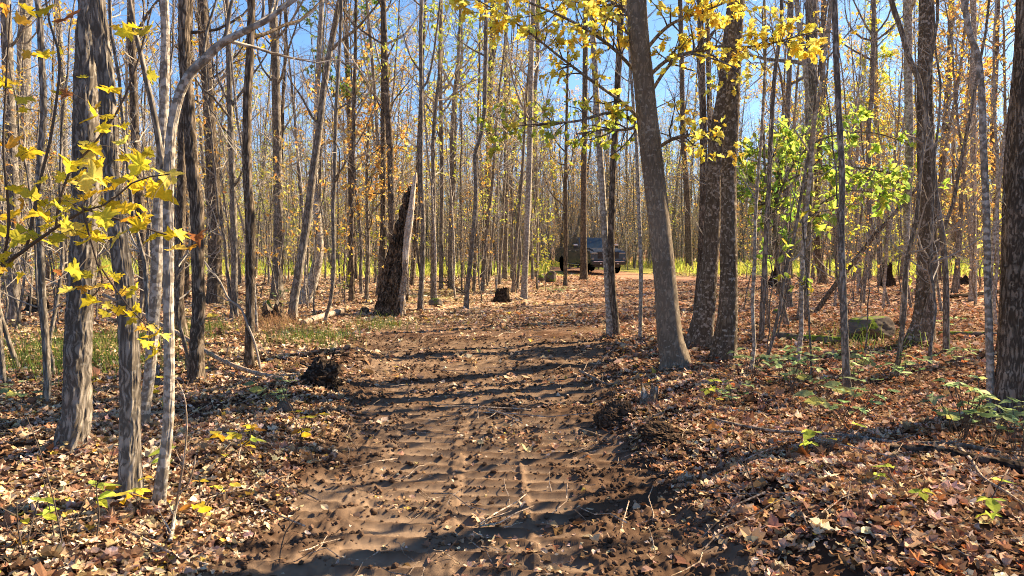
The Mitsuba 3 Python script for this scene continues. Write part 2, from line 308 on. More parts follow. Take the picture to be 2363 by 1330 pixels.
SEED = [100]; BASES = []
def traced(name, label, px, w, bk, d=None, H=13, group=None, cat='tree', **o):
    """A trunk whose outline is given by photograph pixels from base to top, standing d metres ahead on the ground; above the frame it grows on to height H."""
    SEED[0] += 1; sd = SEED[0]; rng = np.random.default_rng(sd)
    px = np.array(px, float)
    if d is None: d = G(*px[0])[1]
    g = A(px[0][0], px[0][1], d); g[2] = gz(g[0], d)
    pts = [A(x, y, d) for x, y in px]; pts[0] = g
    W = np.interp(np.linspace(0, 1, len(px)), np.linspace(0, 1, len(w)), w) * d / F / 2
    if o.pop('noext', False) is False and pts[-1][2] < H:
        k = unit(pts[-1] - pts[-2]); q, r = pts[-1], W[-1]; st = (H - q[2]) / 6
        for i in range(6):
            k = unit(k * .75 + np.array([0, 0, .35]) + rng.normal(0, .05, 3)); q = q + k * st; pts.append(q); W = np.r_[W, max(r * (1 - (i + 1) / 6.6), .008)]
    pts = np.array(pts); pts[1:, 1] += (rng.normal(0, .012, len(pts) - 1).cumsum()) * d * .12
    pts = np.vstack([pts[0] - [0, 0, .18], pts]); W = np.r_[W[0], W]
    near = d < 11; nr = int(np.clip((pts[-1][2]) / (.02 if d < 7 else .03 if near else .12), 20, 420))
    L = smooth_line(np.c_[pts, W], nr); P, R = L[:, :3], L[:, 3]
    if d < 14: BASES.append((g[0], d, W[0]))
    key = thing(name, label, cat, group)
    twig = 'bark_twig_dark' if bk == 'bark_dark' else 'bark_twig'
    a = dict(sides=72 if d < 7 else 48 if near else 14, rough=(.006 if near else 0), flare=.5)
    a.update(o)
    tree_parts(key, P, R, sd, d, bk, twig, **a)
    return key, P, R

BD, BG, BS, BP = 'bark_dark', 'bark_grey', 'bark_smooth', 'bark_pale'
tr = traced
# left group, near
tr('furrowed_tree', 'thick furrowed grey trunk behind the yellow maple leaves on the left', [(166, 1037), (178, 950), (181, 840), (184, 750), (189, 650), (193, 560), (197, 450), (200, 250), (202, 100), (205, 0)], (62, 58, 57, 56, 54, 50, 42), BG, rough=.011, n1=9, L1=2.2, t0=.5)
tr('furrowed_tree', 'brown furrowed trunk curving right beside the thick grey trunk on the left', [(302, 1160), (299, 1060), (298, 960), (297, 850), (291, 720), (279, 600), (262, 480), (247, 330), (240, 200), (228, 100), (220, 0)], (50, 46, 46, 43, 38, 36, 36, 34), BG, rough=.008, n1=9, L1=2.0, t0=.5)
tr('slender_tree', 'thin pale trunk slanting up behind the mottled forked tree', [(330, 995), (345, 860), (350, 800), (358, 700), (364, 600), (366, 500), (372, 350), (378, 230), (380, 100), (381, 0)], (24, 26, 24, 20, 18), BP, rough=.003, n1=10, L1=1.5, t0=.45)
ck, cP, cR = tr('forked_tree', 'mottled white and black tree whose upper stem bends sharply to the right', [(368, 1175), (375, 1090), (385, 1000), (390, 850), (388, 700), (388, 550), (388, 440), (390, 330), (398, 270), (413, 215), (436, 172), (470, 135), (510, 98), (545, 80), (572, 65), (612, 45), (640, 25), (690, -15), (760, -80), (820, -170)],
   (27, 25, 24, 23, 22, 22, 20, 16, 11, 8, 5), BP, noext=True, n1=10, L1=.7, t0=.72, n2=3, rough=.003)
def limb(parent, px, w, d, bk, d2=None, sides=10, name='limb', n=24):
    px = np.array(px, float); dd = np.linspace(d, d2 or d, len(px))
    pts = np.array([A(x, y, k) for (x, y), k in zip(px, dd)]); W = np.interp(np.linspace(0, 1, len(px)), np.linspace(0, 1, len(w)), w) * dd / F / 2
    L = smooth_line(np.c_[pts, W], n)
    part(parent, name, tubes(L[None, :, :3], L[None, :, 3], sides), bk, smooth=True)
    return L[None, :, :3], L[None, :, 3]
cd = cP[5, 1]
limb(ck, [(380, 430), (374, 380), (362, 300), (350, 237), (338, 186), (326, 130), (314, 80), (303, 20), (290, -60)], (16, 14, 12, 10, 8), 4.58, BG)
limb(ck, [(512, 100), (524, 70), (531, 20), (546, -30)], (11, 8, 6), 4.56, BG)
limb(ck, [(470, 133), (476, 80), (490, 30), (510, -30)], (7, 6, 4), 4.56, BG)
limb(ck, [(606, 48), (608, 10), (606, -60)], (8, 6, 4), 4.56, BG)
tr('slender_tree', 'knobbly thin dark trunk left of the thick furrowed grey trunk', [(108, 937), (112, 860), (110, 800), (104, 680), (100, 560), (97, 430), (100, 360), (109, 230), (104, 150), (97, 40), (92, 0)], (16, 16, 15, 14, 14, 12), BG, n1=12, L1=1.2, t0=.25, rough=.003)
tr('edge_tree', 'pale slim trunk cut off by the left edge of the picture', [(8, 900), (2, 800), (-3, 720), (-8, 560), (-12, 400)], (15, 14, 12), BG, n1=6, L1=1.2)
tr('left_trunk', 'straight grey-brown trunk nearest the upper left corner', [(32, 740), (31, 600), (28, 450), (22, 300), (14, 100), (10, 0)], (27, 25, 22), BG, n1=12, L1=1.8)
tr('old_tree', 'broad pale trunk standing far back at the left', [(57, 640), (57, 560), (58, 400), (60, 200), (62, 0)], (31, 29, 27), BG, H=19, n1=16, L1=3.5)
tr('slender_tree', 'dim grey trunk between the thin knobbly trunk and the thick furrowed one', [(150, 628), (146, 450), (146, 330), (143, 200), (137, 130), (128, 0)], (14, 13, 13), BG, H=18, n1=14, L1=3)
tr('dark_tree', 'dark trunk behind the mottled forked tree', [(340, 745), (330, 600), (320, 430), (313, 300), (308, 100), (304, 0)], (24, 21, 18, 15), BD, n1=12, L1=2)
tr('dark_tree', 'dark rough trunk with a bulge standing right of the mottled forked tree', [(452, 885), (456, 790), (462, 700), (461, 600), (459, 480), (451, 400), (440, 240), (432, 130), (430, 0)], (34, 31, 28, 30, 28, 26, 24), BD, rough=.006, n1=10, L1=1.8, t0=.4)
tr('dark_tree', 'narrow dark trunk close behind the bulging dark trunk', [(420, 785), (414, 700), (418, 600), (420, 450), (421, 300), (424, 200), (432, 50), (436, 0)], (24, 21, 17, 15), BD, n1=10, L1=1.6)
tr('dark_tree', 'straight dark trunk with a sunlit right edge in the left thicket', [(496, 700), (494, 550), (492, 450), (488, 350), (479, 200), (470, 100), (465, 0)], (32, 28, 25, 23), BD, n1=14, L1=2.2)
tr('slender_tree', 'thin lichen-spotted trunk left of the smooth dark pole-like trunk', [(541, 735), (540, 600), (537, 450), (533, 300), (528, 150), (522, 0)], (17, 15, 13, 11), BG, n1=14, L1=1.8, t0=.2)
tr('dark_tree', 'smooth dark pole-like trunk rising behind the fallen pale pole', [(576, 855), (577, 700), (577, 600), (577, 500), (571, 400), (571, 240), (577, 120), (581, 0)], (21, 21, 22, 19, 16), BD, rough=.003, n1=10, L1=1.7, t0=.3)
tr('lichen_tree', 'grey lichen-covered trunk with a burl at its foot left of the leaning pair', [(640, 690), (641, 550), (640, 400), (637, 260), (634, 130), (627, 0)], (26, 21, 20, 19, 18), BG, n1=14, L1=2.4)
tr('leaning_tree', 'dark thin trunk leaning right, front of the leaning pair', [(676, 738), (692, 620), (707, 520), (722, 400), (735, 310), (748, 200), (765, 100), (785, 0)], (20, 19, 17, 15, 12), BG, n1=14, L1=2, t0=.3)
tr('leaning_tree', 'pale thin trunk with a thick curved foot, rear of the leaning pair', [(705, 700), (722, 645), (735, 570), (732, 500), (725, 430), (728, 300), (731, 200), (736, 100), (741, 0)], (32, 24, 18, 15, 13, 12, 11), BP, n1=12, L1=2, t0=.4)
tr('slender_tree', 'very thin stem with a crooked foot between the leaning pair and the broken snag', [(750, 748), (764, 690), (772, 600), (770, 500), (773, 400), (775, 290), (782, 150), (790, 0)], (8, 9, 9, 7), BG, n1=14, L1=1.6, t0=.2)
# centre
tr('slender_tree', 'dark slim trunk rising just behind the broken snag', [(905, 700), (905, 550), (902, 400), (898, 300), (892, 200), (888, 100), (885, 0)], (17, 16, 14, 13), BD, n1=16, L1=2.6)
k, P_, R_ = tr('slender_tree', 'thin twin-stemmed tree directly right of the broken snag', [(970, 718), (975, 600), (976, 520), (971, 400), (972, 250), (971, 100), (973, 0)], (13, 11, 9, 9), BG, n1=10, L1=1.6, t0=.4)
limb(k, [(973, 640), (962, 560), (968, 470), (966, 390), (968, 300)], (7, 6, 5), P_[4, 1] + .12, BG)
limb(k, [(974, 205), (985, 190), (998, 140), (1008, 70), (1016, 0), (1022, -60)], (5, 5, 4), P_[4, 1], BG)
tr('slender_tree', 'thin straight pale stem second right of the broken snag', [(1018, 668), (1018, 550), (1020, 400), (1017, 200), (1018, 0)], (10, 9, 8), BG, n1=14, L1=2.2)
tr('slender_tree', 'hair-thin stem with a fork high up, right of the pale straight stem', [(1046, 645), (1047, 500), (1050, 350), (1052, 230), (1066, 130), (1064, 0)], (7, 7, 5), BG, n1=12, L1=2.2)
tr('slender_tree', 'crooked S-shaped stem behind the small charred stump', [(1076, 713), (1090, 560), (1098, 440), (1096, 360), (1110, 310), (1118, 250), (1120, 150), (1122, 0)], (11, 10, 10, 10, 9), BG, n1=14, L1=1.8)
tr('straight_tree', 'thick grey trunk at the edge of the sunny grass, centre', [(1120, 640), (1124, 500), (1127, 400), (1130, 250), (1136, 100), (1138, 0)], (18, 15, 14, 13), BD, H=18, n1=18, L1=3.2)
tr('straight_tree', 'grey trunk second right of the crooked S-shaped stem', [(1165, 645), (1168, 500), (1169, 350), (1167, 180), (1168, 0)], (12, 10, 8), BG, H=17, n1=18, L1=2.8)
tr('birch_tree', 'slim white-spotted trunk just right of the small charred stump', [(1210, 692), (1215, 550), (1221, 400), (1224, 280), (1226, 150), (1231, 0)], (15, 14, 12, 11), BP, n1=16, L1=2.4)
tr('straight_tree', 'brownish trunk close behind the white-spotted one in the centre', [(1238, 640), (1238, 500), (1236, 350), (1234, 240), (1241, 100), (1240, 0)], (10, 9, 9), BG, H=17, n1=18, L1=3)
tr('slender_tree', 'dark stem in front of the pickup bed', [(1304, 660), (1306, 560), (1305, 430), (1307, 300), (1310, 150)], (9, 9, 7, 5), BD, H=9, n1=14, L1=2.0, t0=.3, leaf=(LIME, 260, .10, OAKISH, .5))
tr('straight_tree', 'trunk standing in front of the pickup door', [(1347, 645), (1347, 550), (1347, 450), (1349, 300), (1352, 0)], (17, 14, 13, 11), BD, H=17, n1=16, L1=3)
tr('birch_tree', 'pale slim trunk in front of the pickup grille', [(1408, 785), (1403, 650), (1397, 550), (1388, 400), (1378, 250), (1370, 100), (1364, 0)], (18, 16, 15, 14, 12), BP, n1=10, L1=1.6)
tr('dark_tree', 'dark twin of the pale trunk in front of the pickup', [(1422, 785), (1412, 650), (1410, 550), (1414, 400), (1422, 250), (1430, 100), (1435, 0)], (17, 15, 15, 14, 14), BD, n1=10, L1=1.8)
tr('slender_tree', 'thin pale stem left of the big leaning trunk', [(1477, 790), (1478, 650), (1474, 500), (1468, 350), (1458, 200), (1448, 60)], (9, 9, 8, 5), BP, H=7, n1=10, L1=1.4)
tr('big_leaning_tree', 'big smooth grey-brown trunk leaning left beside the dirt track', [(1560, 862), (1547, 780), (1535, 650), (1520, 500), (1503, 350), (1488, 200), (1470, 0)], (62, 57, 51, 50, 49, 47, 45), BS, d=9.0, rough=.0025, n1=8, L1=2.6, t0=.5, flare=.4, lump=.03)
tr('big_tree', 'right-hand trunk of the big close pair, straight and dark', [(1668, 833), (1678, 740), (1682, 650), (1683, 550), (1684, 400), (1686, 340), (1693, 200), (1698, 100), (1702, 0)], (52, 43, 38, 34, 33, 32, 33), 'bark_mottled', rough=.005, n1=8, L1=2.4, t0=.5, flare=.45)
tr('big_tree', 'left-hand trunk of the big close pair, leaning against its twin', [(1617, 805), (1630, 690), (1642, 560), (1649, 400), (1657, 300), (1672, 200), (1682, 100), (1694, 0)], (54, 42, 36, 34, 32, 30, 28), 'bark_mottled', rough=.005, n1=8, L1=2.2, t0=.5, flare=.4)
tr('straight_tree', 'dark trunk seen just left of the big close pair', [(1611, 720), (1617, 600), (1622, 400), (1619, 200), (1614, 50), (1612, 0)], (19, 17, 15, 13), BD, H=15, n1=14, L1=2)
tr('straight_tree', 'narrow dark trunk behind the big close pair', [(1640, 690), (1640, 400), (1637, 200), (1630, 0)], (13, 12, 11), BD, H=15, n1=14, L1=2)
tr('straight_tree', 'dark crooked trunk on the far side of the sandy road', [(1590, 628), (1588, 500), (1584, 420), (1578, 340), (1574, 150), (1570, 0)], (16, 14, 12, 10), BD, H=17, n1=18, L1=3)
# right
tr('slender_tree', 'thin grey stem leaning right behind the green-leaved shrub', [(1757, 790), (1762, 650), (1768, 550), (1775, 400), (1781, 250), (1787, 170), (1800, 60)], (12, 11, 10, 8), BG, n1=12, L1=1.6)
tr('straight_tree', 'grey trunk left of the large twin-topped trunk on the right', [(1820, 712), (1813, 550), (1815, 400), (1817, 300), (1823, 200), (1828, 0)], (15, 13, 12, 11), BG, n1=14, L1=2.2)
k, P_, R_ = tr('twin_topped_tree', 'large twin-topped trunk rising out of the green-leaved shrub', [(1853, 740), (1860, 600), (1866, 450), (1872, 300), (1874, 150), (1874, 0)], (22, 20, 22, 26, 26), BG, n1=14, L1=2.4)
limb(k, [(1866, 250), (1858, 150), (1846, 70), (1838, 0), (1830, -80)], (13, 12, 10), P_[4, 1], 'bark_pale')
tr('straight_tree', 'dark trunk with a crooked foot right of the twin-topped trunk', [(1900, 655), (1886, 580), (1884, 480), (1890, 350), (1897, 250), (1901, 100), (1904, 0)], (20, 14, 12, 11), BD, H=16, n1=14, L1=2.4)
tr('smooth_tree', 'slim smooth grey trunk leaning left among the bramble plants on the right', [(1955, 930), (1952, 850), (1946, 700), (1943, 550), (1943, 400), (1938, 260), (1930, 120), (1926, 0)], (18, 17, 15, 14, 14, 13), BG, rough=.002, n1=9, L1=1.4, t0=.5)
tr('slender_tree', 'thin crooked stem left of the mossy boulder', [(1990, 700), (2003, 560), (2005, 450), (2004, 300), (2014, 200), (2020, 0)], (11, 10, 10, 9), BG, n1=14, L1=2)
tr('birch_tree', 'whitish trunk just left of the dark thick trunk behind the boulder', [(2083, 752), (2090, 600), (2093, 450), (2096, 400), (2093, 200), (2090, 0)], (14, 13, 17, 18, 17), BP, n1=12, L1=2)
tr('thick_tree', 'thick dark horizontally-banded trunk right of the mossy boulder', [(2122, 795), (2130, 740), (2138, 640), (2137, 500), (2131, 300), (2131, 200), (2134, 0)], (56, 46, 41, 39, 36, 32, 31), 'bark_mottled', rough=.005, n1=9, L1=2.6, t0=.5, flare=.4)
tr('slender_tree', 'thin curved stem crossing in front of the thick banded trunk', [(2183, 815), (2180, 650), (2172, 550), (2158, 450), (2150, 350), (2134, 250), (2122, 190), (2100, 130), (2083, 70), (2062, 0)], (14, 13, 12, 12, 11), BG, rough=.002, n1=10, L1=1.3, t0=.4)
tr('straight_tree', 'dark trunk leaning right between the banded trunk and the pale birch', [(2162, 650), (2168, 500), (2172, 400), (2180, 270), (2190, 150), (2195, 0)], (16, 14, 12), BD, H=16, n1=16, L1=2.6)
tr('birch_tree', 'pale knobbly birch-like stem at the far right', [(2286, 948), (2283, 800), (2280, 650), (2276, 500), (2270, 350), (2263, 200), (2256, 130), (2240, 80), (2224, 0)], (18, 16, 15, 14, 13), BP, rough=.003, n1=10, L1=1.3, t0=.35)
tr('birch_tree', 'faint whitish trunk between the banded trunk and the pale birch stem', [(2245, 695), (2247, 550), (2249, 400), (2252, 200), (2250, 0)], (15, 13, 11), BP, n1=14, L1=2)
tr('straight_tree', 'narrow dark trunk behind the pale birch-like stem', [(2300, 650), (2296, 450), (2291, 300), (2296, 150), (2301, 0)], (12, 12, 10), BD, H=16, n1=16, L1=2.6)
tr('edge_tree', 'massive dark furrowed trunk cut off by the right edge of the picture', [(2346, 952), (2350, 850), (2355, 700), (2362, 500), (2374, 330), (2379, 180), (2382, 0)], (88, 82, 80, 76, 72, 68, 64), BD, rough=.012, n1=8, L1=2.4, t0=.5, flare=.45)
tr('slender_tree', 'small brown trunk tucked behind the massive trunk on the right edge', [(2312, 820), (2318, 700), (2322, 550), (2326, 400)], (22, 18, 16), BD, n1=8, L1=1.6)

# ------------------------------------------------------------------ repeated trees of the thicket
def make_tree(seed, H, r0, leafy=None, n1=22, L1=2.2, lean=.06, t0=.3, n2=4, n3=3, twig='bark_twig', bk='bark_grey', light=False, size=.10, cnt=260, zlo=2.5):
    rng = np.random.default_rng(seed)
    z = np.linspace(-.2, H, 14); P = np.stack([rng.normal(0, .05, 14).cumsum() * .7 + lean * z * rng.normal(), rng.normal(0, .05, 14).cumsum() * .7 + lean * z * rng.normal(), z], 1)
    P[:, :2] -= P[0, :2]; R = r0 * np.linspace(1, .12, 14) ** .8
    out = {'trunk': mikit.ply(trunk_mesh(P, R, 7 if light else 10, seed, 0, .3, lump=.06), bk, smooth=True)}
    Q1, R1 = grow(P[None], R[None], n1, t0, .99, L1, 52, .14, 7, rng, taper=.3)
    Q2, R2 = grow(Q1, R1, n2, .2, 1, L1 * .55, 42, .06, 4, rng, taper=.4, rmin=.004)
    parts = [tubes(Q1, R1, 4), tubes(Q2, R2, 3)]; end = Q2
    if n3:
        Q3, R3 = grow(Q2, R2, n3, .2, 1, L1 * .28, 38, .03, 3, rng, taper=.5, rmin=.0035); parts.append(tubes(Q3, R3, 3)); end = Q3
    out['branches'] = mikit.ply(merge(parts), twig)
    if leafy:
        i = rng.integers(0, len(end), cnt); w = rng.uniform(.1, 1, (cnt, 1)); p = end[i, 0] * (1 - w) + end[i, -1] * w
        p = p[p[:, 2] > zlo]; n = len(p)
        vf, c = leaves(p, rng.normal(0, .6, (n, 3)) + [0, 0, -.3], rng.normal(0, .6, (n, 3)) + [0, 0, 1], size * rng.lognormal(0, .25, n), pick(leafy, n, rng), SMALL, rng)
        out['leaves'] = mikit.ply(vf, 'leaf_live', color=c)
    return out
def group_of(name, parts): scene[name] = {'type': 'shapegroup', **parts}
def instance(key, g, x, y, rot, s, dz=0):
    scene[key] = {'type': 'instance', 'g': {'type': 'ref', 'id': g}, 'to_world': T().translate([x, y, float(base_h(np.array([x]), np.array([y]))[0]) + dz]).rotate([0, 0, 1], rot).scale(s)}
rng = np.random.default_rng(77)
KINDS = {
 'bare_tree': [('tree_a', dict(H=13, r0=.065)), ('tree_b', dict(H=15, r0=.085, bk='bark_dark')), ('tree_c', dict(H=11, r0=.048)), ('tree_d', dict(H=14, r0=.075)), ('tree_k', dict(H=12, r0=.042, bk='bark_pale'))],
 'yellow_leaved_tree': [('tree_e', dict(H=11, r0=.055, leafy=YEL, cnt=1100, size=.09)), ('tree_f', dict(H=8, r0=.05, leafy=MIXY, cnt=1000, size=.075, L1=1.8))],
 'orange_leaved_tree': [('tree_g', dict(H=9, r0=.055, leafy=ORANGE, cnt=1000, size=.075)), ('tree_h', dict(H=12, r0=.06, leafy=MIXY, cnt=1200, size=.075))],
 'green_leaved_tree': [('tree_i', dict(H=12, r0=.08, leafy=LIME, cnt=1200, size=.09)), ('tree_j', dict(H=7, r0=.045, leafy=LIME, cnt=900, size=.075, L1=1.6))],
}
for nm, vs in KINDS.items():
    for g, o in vs: group_of(g, make_tree(sum(map(ord, g)), **o))
MARKS = [(0, 'at the left edge'), (70, 'behind the thin knobbly trunk'), (150, 'behind the thick furrowed trunk'), (250, 'behind the brown curving trunk'), (330, 'behind the mottled forked tree'), (430, 'behind the bulging dark trunk'),
 (520, 'behind the lichen-spotted trunk'), (600, 'behind the burled lichen trunk'), (670, 'behind the leaning pair of trunks'), (770, 'just left of the broken snag'), (860, 'behind the broken snag'), (950, 'just right of the broken snag'), (1030, 'behind the hair-thin forked stem'),
 (1100, 'behind the small charred stump'), (1190, 'behind the white-spotted trunk'), (1270, 'beside the pickup bed'), (1360, 'beside the pickup cab'), (1440, 'behind the big leaning trunk'), (1560, 'left of the big close pair of trunks'), (1640, 'behind the big close pair of trunks'),
 (1720, 'behind the left end of the green shrub'), (1810, 'behind the twin-topped trunk'), (1900, 'behind the smooth slim leaning trunk'), (1985, 'behind the mossy boulder'), (2085, 'behind the thick banded trunk'), (2180, 'left of the pale birch-like stem'), (2270, 'behind the pale birch-like stem'), (2310, 'behind the massive edge trunk'), (2363, None)]
def where(x, y):
    px = CX + F * x / y
    if not 0 <= px < 2363: return 'outside the picture'
    w = [m for p, m in MARKS if p <= px][-1]
    return ('close ' if y < 24 else 'well ' if y > 40 else '') + w
def open_view(x, y):      # keep the view of the pickup and the track clear
    px = CX + F * x / y
    return (1275 < px < 1450 and y < 47) or np.abs(x - lerp_tab(y, RC)) < 2.6 or (np.abs(track_u(x, y)) < 1.3 and y < 31) or (px > 1440 and px < 1640 and y < 44)
GL = {'tree_b': 'bare dark tall tree', 'tree_d': 'bare dark-barked tree', 'tree_k': 'bare slim pale tree', 'tree_c': 'bare thin grey tree', 'tree_f': 'low tree with yellow leaves', 'tree_h': 'tall tree with yellow-orange leaves', 'tree_j': 'low tree still in green leaf', 'sapling_b': 'tall leafless sapling', 'sapling_c': 'short leafless sapling', 'sapling_g': 'tall pale leafless sapling', 'sapling_e': 'knee-high to head-high yellow-green sapling'}
placed = []
def spots(n, y0, y1, gap, pw=1.0, wide=.72, x0=None):
    out = []
    while len(out) < n:
        y = y0 + (y1 - y0) * rng.uniform() ** pw; x = rng.uniform(-wide if x0 is None else x0, wide) * y
        if open_view(x, y) or any((x - a) ** 2 + (y - b) ** 2 < gap ** 2 for a, b in placed): continue
        if 38 < y < 50 and rng.uniform() < .6: continue
        placed.append((x, y)); out.append((x, y))
    return out
def soft(key, *names):
    for n in names: labels[f'{key}__{n}'] = {'kind': 'stuff'}
KL = {'bare_tree': 'bare grey tree', 'yellow_leaved_tree': 'tree with yellow leaves', 'orange_leaved_tree': 'tree with orange leaves', 'green_leaved_tree': 'tree still in green leaf'}
for x, y in spots(230, 19, 66, .7, .85):
    px = CX + F * x / y
    pr = np.array([.46, .22, .17, .15]) if px > 1650 or 780 < px < 960 else np.array([.50, .23, .09, .18])
    kind = list(KINDS)[rng.choice(4, p=pr)]
    g = KINDS[kind][rng.integers(len(KINDS[kind]))][0]
    key = thing(kind, f'{GL.get(g, KL[kind])}, {where(x, y)}', 'tree', kind.replace('_', ' ') + 's of the thicket')
    instance(key, g, x, y, rng.uniform(0, 360), rng.uniform(.75, 1.2)); soft(key, 'branches', *(['leaves'] if kind != 'bare_tree' else []))
# saplings
SAP = {
 'bare_sapling': [('sapling_a', dict(H=5, r0=.022, n1=16, L1=.9, t0=.15, n2=3, n3=2)), ('sapling_b', dict(H=6.5, r0=.03, n1=18, L1=1.0, t0=.2, n2=3, n3=2)), ('sapling_c', dict(H=3.2, r0=.014, n1=12, L1=.7, t0=.15, n2=3, n3=2)), ('sapling_g', dict(H=7.5, r0=.03, n1=14, L1=.8, t0=.3, n2=3, n3=2, bk='bark_pale'))],
 'yellow_sapling': [('sapling_d', dict(H=4, r0=.018, n1=14, L1=.9, t0=.2, n2=3, n3=2, leafy=MIXY, cnt=190, size=.075, zlo=.3)), ('sapling_e', dict(H=2.2, r0=.01, n1=9, L1=.6, t0=.2, n2=3, n3=2, leafy=LIME, cnt=130, size=.08, zlo=.2))],
 'orange_sapling': [('sapling_f', dict(H=4.5, r0=.02, n1=15, L1=1.0, t0=.2, n2=3, n3=2, leafy=ORANGE, cnt=220, size=.075, zlo=.3))],
}
for nm, vs in SAP.items():
    for g, o in vs: group_of(g, make_tree(sum(map(ord, g)) + 3, light=True, lean=.1, **o))
SL = {'bare_sapling': 'thin leafless sapling', 'yellow_sapling': 'thin sapling with yellow-green leaves', 'orange_sapling': 'thin sapling with orange leaves'}
for x, y in spots(26, 7.5, 13, .5) + spots(250, 11.5, 44, .3, .9):
    kind = list(SAP)[rng.choice(3, p=[.58, .25, .17] if y > 12 else [1, 0, 0])]
    g = SAP[kind][rng.integers(len(SAP[kind]))][0]
    key = thing(kind, f'{GL.get(g, SL[kind])}, {where(x, y)}', 'sapling', kind.replace('_', ' ') + 's of the undergrowth')
    instance(key, g, x, y, rng.uniform(0, 360), rng.uniform(.7, 1.2)); soft(key, 'branches', *(['leaves'] if kind != 'bare_sapling' else []))
# the woods beyond, and round the place
group_of('far_bare', make_tree(901, 15, .10, n1=20, n2=4, n3=2, light=True)); group_of('far_dark', make_tree(902, 16, .12, n1=20, n2=4, n3=2, light=True, bk='bark_dark', twig='bark_twig'))
group_of('far_yellow', make_tree(903, 12, .09, n1=18, n2=4, n3=2, light=True, leafy=MIXY, cnt=900, size=.09)); group_of('far_orange', make_tree(904, 10, .08, n1=18, n2=4, n3=2, light=True, leafy=ORANGE, cnt=900, size=.09))
group_of('far_brush', make_tree(905, 5, .03, n1=20, L1=1.5, t0=.05, n2=4, n3=2, light=True, leafy=MIXY, cnt=260, size=.08, zlo=.2))
group_of('far_pole', make_tree(906, 11, .045, n1=16, L1=1.2, t0=.1, n2=3, n3=2, light=True, bk='bark_pale'))
fn = [0]
def far(x, y, g, s):
    fn[0] += 1; instance(f'far_woods__{fn[0]:03d}', g, x, y, rng.uniform(0, 360), s)
labels['far_woods'] = {'kind': 'stuff', 'label': 'dense bare autumn woods beyond the sunny grass', 'category': 'woods'}
for x, y in spots(380, 52, 125, .6, .8, .8): far(x, y, rng.choice(['far_bare', 'far_dark', 'far_yellow', 'far_orange', 'far_pole'], p=[.33, .14, .20, .13, .2]), rng.uniform(.8, 1.25))
for x, y in spots(520, 47, 110, .3, .8, .8): far(x, y, rng.choice(['far_brush', 'far_pole'], p=[.75, .25]), rng.uniform(.7, 1.3))
def poles(seed, n):
    rg = np.random.default_rng(seed); x, y = rg.uniform(-4, 4, n), rg.uniform(-4, 4, n); H = rg.uniform(4, 15, n); t = np.linspace(0, 1, 7); ln = rg.normal(0, .10, (n, 2))
    P = np.zeros((n, 7, 3)); P[..., 2] = H[:, None] * t - .3; P[..., 0] = x[:, None] + ln[:, :1] * P[..., 2] + rg.normal(0, .08, (n, 7)); P[..., 1] = y[:, None] + ln[:, 1:] * P[..., 2] + rg.normal(0, .08, (n, 7))
    Rr = ((.014 + .0035 * H) * rg.lognormal(0, .35, n))[:, None] * (1 - .85 * t)[None]; Q, K = grow(P, Rr, 26, .1, 1, 1.7, 50, .12, 5, rg, taper=.4, rmin=.006); Q2, K2 = grow(Q, K, 3, .2, 1, .8, 42, .05, 3, rg, taper=.5, rmin=.005)
    i = rg.integers(0, len(Q2), 1900); p = Q2[i, -1] + rg.normal(0, .12, (1900, 3)); vf, c = leaves(p, rg.normal(0, .6, (1900, 3)), rg.normal(0, .6, (1900, 3)) + [0, 0, 1], .08 * rg.lognormal(0, .25, 1900), pick((MIXY, ORANGE, LIME, MIXY)[seed % 4], 1900, rg), SMALL, rg)
    return {'trunk': mikit.ply(tubes(P, Rr, 5), 'bark_grey', smooth=True), 'branches': mikit.ply(merge([tubes(Q, K, 3), tubes(Q2, K2, 3)]), 'bark_twig'), 'leaves': mikit.ply(vf, 'leaf_live', color=c)}
for i in range(4): group_of(f'far_clump_{"abcd"[i]}', poles(940 + i, 17))
for px in range(1130, 1720, 42):
    y = rng.uniform(49, 58); far((px - CX) / F * y, y, rng.choice(['far_bare', 'far_yellow', 'far_clump_a', 'far_clump_b']), rng.uniform(.85, 1.2))
for y in np.arange(58, 128, 7.5):
    for x in np.arange(-.78 * y, .78 * y, 7.5): far(x + rng.uniform(-2, 2), y + rng.uniform(-2, 2), f'far_clump_{"abcd"[rng.integers(4)]}', rng.uniform(.75, 1.15))
for _ in range(15):
    a = math.radians(rng.uniform(45, 88)); r = rng.uniform(7, 34); x, y = r * math.sin(a), r * math.cos(a)
    far(x, y, rng.choice(['far_bare', 'far_dark']), rng.uniform(.75, 1.1))
for _ in range(40):
    a = math.radians(rng.uniform(90, 315)); r = rng.uniform(6, 35); far(r * math.sin(a), r * math.cos(a), rng.choice(['far_bare', 'far_dark']), rng.uniform(.8, 1.1))

